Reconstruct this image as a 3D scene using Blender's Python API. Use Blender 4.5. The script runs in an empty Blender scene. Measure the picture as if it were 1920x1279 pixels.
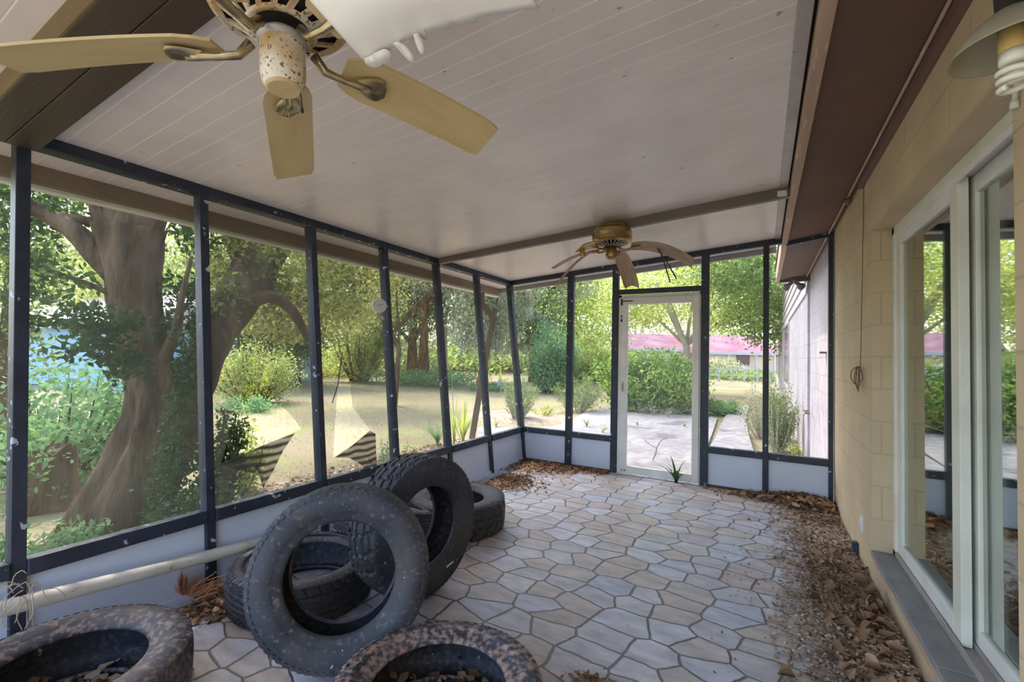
import bpy, bmesh, math, random
import numpy as np
from mathutils import Vector, Matrix, Quaternion
S = bpy.context.scene
COL = S.collection
PI = math.pi

# ------------------------------------------------------------------ camera
F_PX, YAW, PITCH, ROLL, EYE = 847.3, 0.508, 0.0296, 0.0212, 1.4
def cam_axes():
    fw = Vector((-math.sin(YAW)*math.cos(PITCH), math.cos(YAW)*math.cos(PITCH), math.sin(PITCH)))
    r = fw.cross(Vector((0, 0, 1))).normalized(); u = r.cross(fw)
    c, s = math.cos(ROLL), math.sin(ROLL)
    return c*r + s*u, -s*r + c*u, fw
CR, CU, CF = cam_axes()
CP = Vector((0, 0, EYE))
cd = bpy.data.cameras.new('camera'); cam = bpy.data.objects.new('camera', cd); COL.objects.link(cam)
cd.sensor_width = 36; cd.lens = F_PX/1920*36; cd.clip_start = 0.02; cd.clip_end = 600
cam.matrix_world = Matrix(((CR.x, CU.x, -CF.x, CP.x), (CR.y, CU.y, -CF.y, CP.y), (CR.z, CU.z, -CF.z, CP.z), (0, 0, 0, 1)))
S.camera = cam

# ------------------------------------------------------------------ sky, sun, exposure
W = bpy.data.worlds.new('sky'); S.world = W; W.use_nodes = True
wn = W.node_tree.nodes; wl = W.node_tree.links
sky = wn.new('ShaderNodeTexSky'); sky.sky_type = 'NISHITA'; sky.sun_disc = False
sky.sun_elevation = math.radians(50); sky.sun_rotation = math.radians(-75); sky.air_density = 1.0; sky.dust_density = 2.5; sky.ozone_density = 0.6
bg = wn['Background']; wl.new(sky.outputs[0], bg.inputs[0]); bg.inputs[1].default_value = 0.62
sd = bpy.data.lights.new('sun', 'SUN'); sun = bpy.data.objects.new('sun', sd); COL.objects.link(sun)
sd.energy = 3.0; sd.angle = math.radians(0.6); sd.color = (1.0, 0.93, 0.8)
sun.rotation_euler = Vector((-0.62, 0.28, 1.25)).to_track_quat('Z', 'Y').to_euler()
sun.location = (-20, 8, 40)
S.view_settings.view_transform = 'Standard'; S.view_settings.look = 'None'
S.view_settings.gamma = 1; S.view_settings.use_curve_mapping = False
S.view_settings.exposure = 0.72

# ------------------------------------------------------------------ helpers: rays of known picture points onto known planes
def ray(u, v): return (CF + (u-960)/F_PX*CR - (v-639.5)/F_PX*CU).normalized()
def onX(u, v, X): d = ray(u, v); return CP + d*(X/d.x)
def onY(u, v, Y): d = ray(u, v); return CP + d*(Y/d.y)
def onZ(u, v, Z): d = ray(u, v); return CP + d*((Z-EYE)/d.z)
def dep(u, v, D): d = ray(u, v); return CP + d*(D/d.dot(CF))
def onP(u, v, p0, n): d = ray(u, v); n = Vector(n); return CP + d*((Vector(p0)-CP).dot(n)/d.dot(n))

# ------------------------------------------------------------------ helpers: materials
def mat(name, c1, c2=None, scale=4.0, rough=0.7, metal=0.0, bump=0.0, bscale=None, spots=None, sscale=30, sthr=0.62, spec=0.5, lo=0.35, hi=0.65, stretch=None, detail=6, sharp=0.04, bdist=0.01):
    m = bpy.data.materials.new(name); m.use_nodes = True
    n = m.node_tree.nodes; l = m.node_tree.links; b = n['Principled BSDF']
    b.inputs['Roughness'].default_value = rough; b.inputs['Metallic'].default_value = metal
    b.inputs['Specular IOR Level'].default_value = spec
    tc = n.new('ShaderNodeTexCoord'); vec = tc.outputs['Object']
    if stretch:
        mp = n.new('ShaderNodeMapping'); mp.inputs['Scale'].default_value = stretch; l.new(vec, mp.inputs[0]); vec = mp.outputs[0]
    c1 = (*c1, 1); col = None
    if c2 is not None:
        nz = n.new('ShaderNodeTexNoise'); nz.inputs['Scale'].default_value = scale; nz.inputs['Detail'].default_value = detail
        l.new(vec, nz.inputs['Vector'])
        r = n.new('ShaderNodeMapRange'); r.inputs['From Min'].default_value = lo; r.inputs['From Max'].default_value = hi
        l.new(nz.outputs['Fac'], r.inputs['Value'])
        mx = n.new('ShaderNodeMix'); mx.data_type = 'RGBA'; mx.inputs[6].default_value = c1; mx.inputs[7].default_value = (*c2, 1)
        l.new(r.outputs[0], mx.inputs[0]); col = mx.outputs[2]
    if spots is not None:
        nz = n.new('ShaderNodeTexNoise'); nz.inputs['Scale'].default_value = sscale; nz.inputs['Detail'].default_value = 5
        l.new(vec, nz.inputs['Vector'])
        r = n.new('ShaderNodeMapRange'); r.inputs['From Min'].default_value = sthr; r.inputs['From Max'].default_value = sthr+sharp
        l.new(nz.outputs['Fac'], r.inputs['Value'])
        mx = n.new('ShaderNodeMix'); mx.data_type = 'RGBA'; mx.inputs[6].default_value = c1; mx.inputs[7].default_value = (*spots, 1)
        if col: l.new(col, mx.inputs[6])
        l.new(r.outputs[0], mx.inputs[0]); col = mx.outputs[2]
    if col: l.new(col, b.inputs['Base Color'])
    else: b.inputs['Base Color'].default_value = c1
    if bump:
        nz = n.new('ShaderNodeTexNoise'); nz.inputs['Scale'].default_value = bscale or scale*3; nz.inputs['Detail'].default_value = 6
        l.new(vec, nz.inputs['Vector'])
        bp = n.new('ShaderNodeBump'); bp.inputs['Strength'].default_value = bump; bp.inputs['Distance'].default_value = bdist
        l.new(nz.outputs['Fac'], bp.inputs['Height']); l.new(bp.outputs[0], b.inputs['Normal'])
    return m

def leafmat(name, dark, light, trans=0.35, rough=0.5):
    m = bpy.data.materials.new(name); m.use_nodes = True
    n = m.node_tree.nodes; l = m.node_tree.links; b = n['Principled BSDF']; out = n['Material Output']
    g = n.new('ShaderNodeNewGeometry')
    mx = n.new('ShaderNodeMix'); mx.data_type = 'RGBA'; mx.inputs[6].default_value = (*dark, 1); mx.inputs[7].default_value = (*light, 1)
    tc = n.new('ShaderNodeTexCoord'); nz = n.new('ShaderNodeTexNoise'); nz.inputs['Scale'].default_value = 1.1; nz.inputs['Detail'].default_value = 3; l.new(tc.outputs['Object'], nz.inputs['Vector'])
    mr = n.new('ShaderNodeMapRange'); mr.inputs['From Min'].default_value = .35; mr.inputs['From Max'].default_value = .65; mr.inputs['To Min'].default_value = -.25; mr.inputs['To Max'].default_value = .45; l.new(nz.outputs['Fac'], mr.inputs['Value'])
    ad = n.new('ShaderNodeMath'); ad.operation = 'MULTIPLY_ADD'; ad.inputs[1].default_value = .75; ad.use_clamp = True; l.new(g.outputs['Random Per Island'], ad.inputs[0]); l.new(mr.outputs[0], ad.inputs[2])
    l.new(ad.outputs[0], mx.inputs[0]); l.new(mx.outputs[2], b.inputs['Base Color'])
    b.inputs['Roughness'].default_value = rough; b.inputs['Specular IOR Level'].default_value = 0.3
    t = n.new('ShaderNodeBsdfTranslucent')
    h = n.new('ShaderNodeHueSaturation'); h.inputs['Saturation'].default_value = 1.1; h.inputs['Value'].default_value = 1.5; h.inputs['Hue'].default_value = 0.49
    l.new(mx.outputs[2], h.inputs['Color']); l.new(h.outputs[0], t.inputs['Color'])
    ms = n.new('ShaderNodeMixShader'); ms.inputs[0].default_value = trans
    l.new(b.outputs[0], ms.inputs[1]); l.new(t.outputs[0], ms.inputs[2]); l.new(ms.outputs[0], out.inputs[0])
    return m

# ------------------------------------------------------------------ helpers: geometry
from mathutils import noise as mnoise
def smooth_path(pts, rs, m=5):
    pts = [Vector(p) for p in pts]; P = []; Rr = []; k = len(pts)
    for i in range(k-1):
        p0, p1, p2, p3 = pts[max(i-1,0)], pts[i], pts[i+1], pts[min(i+2,k-1)]
        for j in range(m):
            t = j/m; P.append(.5*((2*p1)+(p2-p0)*t+(2*p0-5*p1+4*p2-p3)*t*t+(3*p1-p0-3*p2+p3)*t**3)); Rr.append(rs[i]*(1-t)+rs[i+1]*t)
    return P+[pts[-1]], Rr+[rs[-1]]
class MB:
    def __init__(s): s.v = []; s.f = []; s.n = 0
    def add(s, V, F):
        V = np.asarray(V, float).reshape(-1, 3)
        s.v.append(V); s.f += [tuple(i+s.n for i in f) for f in F]; s.n += len(V); return s
    def box(s, a, b):
        x0, y0, z0 = a; x1, y1, z1 = b
        return s.add([(x0,y0,z0),(x1,y0,z0),(x1,y1,z0),(x0,y1,z0),(x0,y0,z1),(x1,y0,z1),(x1,y1,z1),(x0,y1,z1)],
                     [(0,3,2,1),(4,5,6,7),(0,1,5,4),(1,2,6,5),(2,3,7,6),(3,0,4,7)])
    def beam(s, p0, p1, w, h, up=(0, 0, 1)):          # box along a segment, p0-p1 on its centre line
        p0 = Vector(p0); p1 = Vector(p1); d = (p1-p0).normalized(); up = Vector(up)
        sd_ = d.cross(up).normalized(); u = sd_.cross(d)
        V = [p + sd_*a*w/2 + u*b*h/2 for p in (p0, p1) for a, b in ((-1,-1),(1,-1),(1,1),(-1,1))]
        return s.add([tuple(v) for v in V], [(0,1,2,3),(7,6,5,4),(0,4,5,1),(1,5,6,2),(2,6,7,3),(3,7,4,0)])
    def tube(s, pts, r, n=10, cap=True, rough=0):
        pts = [Vector(p) for p in pts]; k = len(pts)
        rs = r if hasattr(r, '__len__') else [r]*k
        t0 = (pts[1]-pts[0]).normalized(); ref = Vector((0,0,1)) if abs(t0.z) < .9 else Vector((1,0,0))
        a = t0.cross(ref).normalized(); V = []
        for i in range(k):
            t = (pts[min(i+1, k-1)]-pts[max(i-1, 0)]).normalized()
            a = (a - t*a.dot(t)).normalized(); b = t.cross(a)
            for j in range(n):
                th = 2*PI*j/n; q = rs[i]
                if rough: q *= 1+rough*(mnoise.noise(Vector((math.cos(th)*2.2, math.sin(th)*2.2, pts[i].z*1.6)))*1.0+mnoise.noise(Vector((math.cos(th)*7, math.sin(th)*7, pts[i].z*5)))*.45)
                V.append(tuple(pts[i] + (a*math.cos(th)+b*math.sin(th))*q))
        F = [(i*n+j, i*n+(j+1)%n, (i+1)*n+(j+1)%n, (i+1)*n+j) for i in range(k-1) for j in range(n)]
        if cap: F += [tuple(range(n-1, -1, -1)), tuple((k-1)*n+j for j in range(n))]
        return s.add(V, F)
    def lathe(s, prof, n=32, M=None, closed=False):   # prof: (r, z); M maps local z axis
        V = []; k = len(prof)
        for r, z in prof:
            for j in range(n):
                th = 2*PI*j/n; V.append(Vector((r*math.cos(th), r*math.sin(th), z)))
        if M is not None: V = [M @ v for v in V]
        kk = k if closed else k-1
        F = [(i*n+j, i*n+(j+1)%n, ((i+1)%k)*n+(j+1)%n, ((i+1)%k)*n+j) for i in range(kk) for j in range(n)]
        return s.add([tuple(v) for v in V], F)
    def prism(s, poly, d):                            # poly: 3D points of a flat outline, d: extrusion vector
        poly = [Vector(p) for p in poly]; d = Vector(d); k = len(poly)
        V = [tuple(p) for p in poly] + [tuple(p+d) for p in poly]
        F = [tuple(range(k-1, -1, -1)), tuple(range(k, 2*k))] + [(i, (i+1)%k, (i+1)%k+k, i+k) for i in range(k)]
        return s.add(V, F)
    def build(s, name, material=None, parent=None, smooth=False, bevel=0, ori=None):
        me = bpy.data.meshes.new(name)
        V = np.concatenate(s.v) if s.v else np.zeros((0,3))
        me.from_pydata(V.tolist(), [], s.f); me.update()
        if smooth: me.polygons.foreach_set('use_smooth', [True]*len(me.polygons))
        o = bpy.data.objects.new(name, me); COL.objects.link(o)
        if material: me.materials.append(material)
        if parent: o.parent = parent
        if bevel:
            m = o.modifiers.new('bevel', 'BEVEL'); m.width = bevel; m.segments = 2; m.limit_method = 'ANGLE'
        return o
def recenter(o, p):                                   # move an object's origin to p (its mesh stays put)
    p = Vector(p); o.data.transform(Matrix.Translation(-p)); o.location = p; return o
def fast(name, V, F4, material, parent=None, smooth=False):   # big quad meshes from numpy
    me = bpy.data.meshes.new(name); nv = len(V); nf = len(F4)
    me.vertices.add(nv); me.vertices.foreach_set('co', np.ascontiguousarray(V, dtype=np.float32).ravel())
    me.loops.add(nf*4); me.loops.foreach_set('vertex_index', np.ascontiguousarray(F4, dtype=np.int32).ravel())
    me.polygons.add(nf); me.polygons.foreach_set('loop_start', np.arange(0, nf*4, 4, dtype=np.int32))
    me.update(calc_edges=True); me.materials.append(material)
    if smooth: me.polygons.foreach_set('use_smooth', np.ones(nf, dtype=bool))
    o = bpy.data.objects.new(name, me); COL.objects.link(o)
    if parent: o.parent = parent
    return o
def tag(o, label, cat, group=None, kind=None):
    o['label'] = label; o['category'] = cat
    if group: o['group'] = group
    if kind: o['kind'] = kind
    return o
def thing(name, label, cat, loc=(0,0,0), rot=(0,0,0), group=None):
    o = bpy.data.objects.new(name, None); COL.objects.link(o); o.location = loc; o.rotation_euler = rot; o.empty_display_size = .1
    return tag(o, label, cat, group)
def struct(o): o['kind'] = 'structure'; return o
def root(name, loc=(0,0,0), rot=(0,0,0)):
    o = bpy.data.objects.new(name, None); COL.objects.link(o); o.location = loc; o.rotation_euler = rot; o.empty_display_size = .1
    return struct(o)
def copy_tree(o, parent=None):
    c = o.copy(); COL.objects.link(c); c.parent = parent
    for ch in list(o.children): copy_tree(ch, c)
    return c

def leaf_geo(P, size, rs, up=0.0, width=0.5, hang=0.0):
    n = len(P); d = rs.normal(size=(n,3)); d[:,2] = d[:,2]*(1-abs(hang)) - hang*1.5
    d /= np.linalg.norm(d, axis=1)[:,None]+1e-9
    w = np.cross(d, rs.normal(size=(n,3)) + np.array([0,0,up])); w /= np.linalg.norm(w, axis=1)[:,None]+1e-9
    s = (size*rs.uniform(.6, 1.3, n))[:,None]
    nn = np.cross(d, w)
    V = np.empty((n,4,3)); V[:,0] = P; V[:,1] = P+d*s*.5+w*s*width*.5+nn*s*.06; V[:,2] = P+d*s; V[:,3] = P+d*s*.5-w*s*width*.5+nn*s*.06
    return V.reshape(-1,3), np.arange(4*n).reshape(-1,4)
def blob_points(n, blobs, rs, clumps=40, spread=.22):
    wts = np.array([b[3]*b[4]*b[5] for b in blobs])**.66; wts /= wts.sum()
    out = []
    for b, w in zip(blobs, wts):
        k = max(8, int(n*w)); nc = max(6, int(clumps))
        c = rs.normal(size=(nc,3)); c /= np.linalg.norm(c, axis=1)[:,None]; c *= rs.uniform(.45, 1.0, nc)[:,None]
        i = rs.integers(0, nc, k)
        p = c[i] + rs.normal(size=(k,3))*spread
        out.append(p*np.array(b[3:6]) + np.array(b[:3]))
    return np.concatenate(out)

# ------------------------------------------------------------------ materials
M_ceil = mat('white_painted_roof_panel', (.78,.71,.69), (.70,.635,.615), 3, rough=.33, spots=(.36,.30,.27), sscale=14, sthr=.70)
def ceiling_grooves(m, pitch=.1):
    n = m.node_tree.nodes; l = m.node_tree.links; b = n['Principled BSDF']
    tc = n.new('ShaderNodeTexCoord'); sp = n.new('ShaderNodeSeparateXYZ'); l.new(tc.outputs['Object'], sp.inputs[0])
    d = n.new('ShaderNodeMath'); d.operation = 'DIVIDE'; d.inputs[1].default_value = pitch; l.new(sp.outputs[1], d.inputs[0])
    fr = n.new('ShaderNodeMath'); fr.operation = 'FRACT'; l.new(d.outputs[0], fr.inputs[0])
    sb = n.new('ShaderNodeMath'); sb.operation = 'SUBTRACT'; sb.inputs[1].default_value = .5; l.new(fr.outputs[0], sb.inputs[0])
    ab = n.new('ShaderNodeMath'); ab.operation = 'ABSOLUTE'; l.new(sb.outputs[0], ab.inputs[0])
    mr = n.new('ShaderNodeMapRange'); mr.inputs['From Min'].default_value = .0; mr.inputs['From Max'].default_value = .045; l.new(ab.outputs[0], mr.inputs['Value'])
    bp = n.new('ShaderNodeBump'); bp.inputs['Strength'].default_value = .25; bp.inputs['Distance'].default_value = .006
    l.new(mr.outputs[0], bp.inputs['Height']); l.new(bp.outputs[0], b.inputs['Normal'])
    old = b.inputs['Base Color'].links[0].from_socket
    mr2 = n.new('ShaderNodeMapRange'); mr2.inputs['From Min'].default_value = .022; mr2.inputs['From Max'].default_value = .04; mr2.inputs['To Min'].default_value = .9; mr2.inputs['To Max'].default_value = 0
    l.new(ab.outputs[0], mr2.inputs['Value'])
    mx = n.new('ShaderNodeMix'); mx.data_type = 'RGBA'; l.new(old, mx.inputs[6]); mx.inputs[7].default_value = (.95,.88,.76,1)  # pale line colour paints in the light caught along the grooves
    l.new(mr2.outputs[0], mx.inputs[0]); l.new(mx.outputs[2], b.inputs['Base Color'])
ceiling_grooves(M_ceil)
M_frame = mat('navy_black_painted_timber', (.015,.021,.038), (.030,.038,.062), 6, rough=.5, spots=(.42,.44,.50), sscale=17, sthr=.655, bump=.2, bscale=40, sharp=.015)
M_kick = mat('pale_blue_painted_panel', (.60,.66,.80), (.66,.72,.84), 2.5, rough=.55, spots=(.30,.30,.33), sscale=18, sthr=.74, bump=.1)
M_brown = mat('dark_brown_painted_beam', (.050,.032,.024), (.065,.042,.03), 3, rough=.5, bump=.15, bscale=25, stretch=(.3,3,3))
M_beam2 = mat('grey_brown_beam', (.14,.115,.10), (.18,.15,.13), 3, rough=.5)
M_goldside = mat('ochre_and_lit_timber', (.20,.14,.06), (.15,.10,.045), 3, rough=.55, stretch=(.3,3,3))
M_gutter = mat('brown_gutter_metal', (.22,.15,.095), (.17,.12,.08), 3, rough=.45)
M_greyfascia = mat('grey_fascia_metal', (.30,.30,.31), (.25,.25,.25), 3, rough=.45)
M_white = mat('white_painted_aluminium', (.78,.78,.76), (.68,.68,.66), 5, rough=.35, spots=(.35,.33,.30), sscale=25, sthr=.72)
M_cream = mat('cream_door_frame', (.74,.74,.66), (.66,.65,.56), 4, rough=.4)
M_offwhite = mat('off_white_door_paint', (.80,.78,.76), (.72,.70,.68), 5, rough=.4, spots=(.4,.38,.36), sscale=25, sthr=.74)
M_soffit = mat('brown_soffit_board', (.175,.095,.068), (.14,.082,.056), 1.5, rough=.75, spots=(.10,.07,.05), sscale=9, sthr=.72)
M_fascia = mat('weathered_fascia_timber', (.52,.36,.26), (.42,.29,.21), 3, rough=.7, stretch=(6,.5,6), spots=(.6,.52,.45), sscale=10, sthr=.6)
M_flash = mat('galvanised_flashing', (.46,.42,.40), (.38,.34,.32), 5, rough=.45, metal=.3, spots=(.2,.15,.12), sscale=20, sthr=.68)
M_slate = mat('grey_stone_sill', (.20,.20,.205), (.27,.26,.25), 4, rough=.7, bump=.4, bscale=20, stretch=(3,1,1))
M_rust = mat('rusted_cream_enamel', (.72,.67,.57), (.52,.34,.16), 9, rough=.45, lo=.42, hi=.62, spots=(.16,.09,.04), sscale=110, sthr=.585, bump=.3, bscale=60, sharp=.06)
M_brass = mat('tarnished_brass', (.56,.47,.30), (.26,.20,.11), 14, rough=.24, metal=.85)
M_blade = mat('tan_wood_blade', (.60,.465,.235), (.53,.40,.19), 4, rough=.45, stretch=(1,6,1), spots=(.3,.2,.1), sscale=22, sthr=.74)
M_bladewhite = mat('blistered_white_veneer', (.82,.80,.74), (.74,.72,.66), 4, rough=.4)
M_dark = mat('dark_void', (.02,.018,.016), rough=.9)
M_oldwood = mat('faded_brown_blade', (.30,.20,.13), (.42,.31,.22), 6, rough=.6, stretch=(1,8,1))
M_brass2 = mat('antique_brass', (.45,.30,.11), (.30,.19,.07), 10, rough=.3, metal=.8)
M_pvc = mat('dirty_white_pvc', (.66,.63,.56), (.50,.46,.40), 6, rough=.45, spots=(.30,.25,.20), sscale=25, sthr=.66)
M_litter = leafmat('dry_leaf_litter', (.13,.06,.03), (.46,.30,.18), .12, .7)
M_litter2 = leafmat('crumbled_dry_leaves', (.17,.10,.06), (.66,.52,.38), .1, .8)
M_copperleaf = leafmat('copper_dry_frond', (.62,.29,.12), (.95,.58,.32), .3, .6)
M_bark = mat('rough_grey_brown_bark', (.075,.045,.027), (.22,.145,.095), 3, rough=.95, bump=1.0, bscale=9, stretch=(2,2,.5), lo=.35, hi=.65, detail=12, bdist=.05, spec=.1)
M_barkred = mat('reddish_and_sunlit_bark', (.10,.045,.022), (.34,.165,.085), 4, rough=.95, bump=1.0, bscale=9, stretch=(2,2,.5), detail=12, bdist=.05, spec=.1)  # redness also paints in warm sunlight on the big tree's limb
M_barkpale = mat('pale_grey_bark', (.42,.38,.32), (.55,.50,.44), 3, rough=.9, bump=.6, stretch=(2,2,.4))
M_lawn = mat('dry_lawn', (.19,.165,.085), (.28,.235,.145), .35, rough=.95, bump=.8, bscale=30, spots=(.24,.27,.09), sscale=1.1, sthr=.52, sharp=.2)
M_mulch = mat('leafy_soil', (.24,.17,.12), (.44,.36,.29), 9, rough=.95, bump=1, bscale=40, detail=10)
M_concrete = mat('weathered_concrete', (.30,.285,.29), (.26,.245,.25), 1.2, rough=.85, spots=(.17,.15,.165), sscale=.9, sthr=.56, sharp=.08, bump=.3, bscale=40)
M_asphalt = mat('pale_road', (.34,.33,.32), (.30,.29,.28), 2, rough=.9)
M_glass = bpy.data.materials.new('door_glass'); M_glass.use_nodes = True
def glass(m, fac, tint, rough=.02):
    n = m.node_tree.nodes; l = m.node_tree.links; n.remove(n['Principled BSDF'])
    t = n.new('ShaderNodeBsdfTransparent'); t.inputs[0].default_value = (*tint, 1)
    g = n.new('ShaderNodeBsdfGlossy'); g.inputs['Roughness'].default_value = rough; g.inputs['Color'].default_value = (.9,.93,.9,1)
    x = n.new('ShaderNodeMixShader'); x.inputs[0].default_value = fac
    l.new(t.outputs[0], x.inputs[1]); l.new(g.outputs[0], x.inputs[2]); l.new(x.outputs[0], n['Material Output'].inputs[0])
glass(M_glass, .52, (.82,.86,.82))
def screenmat(name, fac, col):
    m = bpy.data.materials.new(name); m.use_nodes = True
    n = m.node_tree.nodes; l = m.node_tree.links; n.remove(n['Principled BSDF'])
    t = n.new('ShaderNodeBsdfTransparent'); d = n.new('ShaderNodeBsdfDiffuse'); d.inputs[0].default_value = (*col, 1)
    tl = n.new('ShaderNodeBsdfTranslucent'); tl.inputs[0].default_value = (*col, 1)
    a = n.new('ShaderNodeMixShader'); a.inputs[0].default_value = .5; l.new(d.outputs[0], a.inputs[1]); l.new(tl.outputs[0], a.inputs[2])
    x = n.new('ShaderNodeMixShader'); x.inputs[0].default_value = fac
    l.new(t.outputs[0], x.inputs[1]); l.new(a.outputs[0], x.inputs[2]); l.new(x.outputs[0], n['Material Output'].inputs[0])
    return m
M_screen = screenmat('insect_screen_mesh', .40, (.15,.15,.125)); M_screen3 = screenmat('dusty_screen_mesh', .24, (.18,.19,.155))
M_screen2 = screenmat('clean_screen_mesh', .08, (.4,.42,.4))
def moire(m):
    n = m.node_tree.nodes; l = m.node_tree.links
    tc = n.new('ShaderNodeTexCoord'); w = n.new('ShaderNodeTexWave'); w.inputs['Scale'].default_value = 6; w.inputs['Distortion'].default_value = 4; w.inputs['Detail'].default_value = 1; w.inputs['Detail Scale'].default_value=.9
    w.bands_direction = 'Z'; l.new(tc.outputs['Object'], w.inputs[0])
    mr = n.new('ShaderNodeMapRange'); mr.inputs['To Min'].default_value = .55; mr.inputs['To Max'].default_value = .98; l.new(w.outputs['Fac'], mr.inputs['Value'])
    for q in n:
        if q.type == 'MIX_SHADER' and q.outputs[0].links[0].to_node.type == 'OUTPUT_MATERIAL': l.new(mr.outputs[0], q.inputs[0])
M_flap = screenmat('folded_screen_flap', .9, (.055,.05,.045)); moire(M_flap)

def rubber(name, dust, amt, seed):
    m = bpy.data.materials.new(name); m.use_nodes = True
    n = m.node_tree.nodes; l = m.node_tree.links; b = n['Principled BSDF']; b.inputs['Roughness'].default_value = .62
    tc = n.new('ShaderNodeTexCoord'); mp = n.new('ShaderNodeMapping'); mp.inputs['Location'].default_value = (seed*3.1, seed*1.7, seed); l.new(tc.outputs['Object'], mp.inputs[0])
    def noise(sc, a, z, det=6):
        q = n.new('ShaderNodeTexNoise'); q.inputs['Scale'].default_value = sc; q.inputs['Detail'].default_value = det; l.new(mp.outputs[0], q.inputs['Vector'])
        r = n.new('ShaderNodeMapRange'); r.inputs['From Min'].default_value = a; r.inputs['From Max'].default_value = z; l.new(q.outputs['Fac'], r.inputs['Value']); return r.outputs[0]
    def mix(f, a, c):
        x = n.new('ShaderNodeMix'); x.data_type = 'RGBA'; l.new(f, x.inputs[0])
        if isinstance(a, tuple): x.inputs[6].default_value = (*a, 1)
        else: l.new(a, x.inputs[6])
        x.inputs[7].default_value = (*c, 1); return x.outputs[2]
    c = mix(noise(5, .35, .7), (.018,.020,.027), (.048,.052,.068))
    c = mix(noise(3, .5, .8, 12), c, tuple(.5*v for v in dust)); c = mix(noise(44, .60-amt, .80-amt, 15), c, tuple(.8*v for v in dust))
    c = mix(noise(38, .725, .74, 3), c, (.50,.48,.47))
    l.new(c, b.inputs['Base Color'])
    q = n.new('ShaderNodeTexNoise'); q.inputs['Scale'].default_value = 60; l.new(mp.outputs[0], q.inputs['Vector'])
    bp = n.new('ShaderNodeBump'); bp.inputs['Strength'].default_value = .25; bp.inputs['Distance'].default_value = .004; l.new(q.outputs['Fac'], bp.inputs['Height']); l.new(bp.outputs[0], b.inputs['Normal'])
    return m

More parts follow.
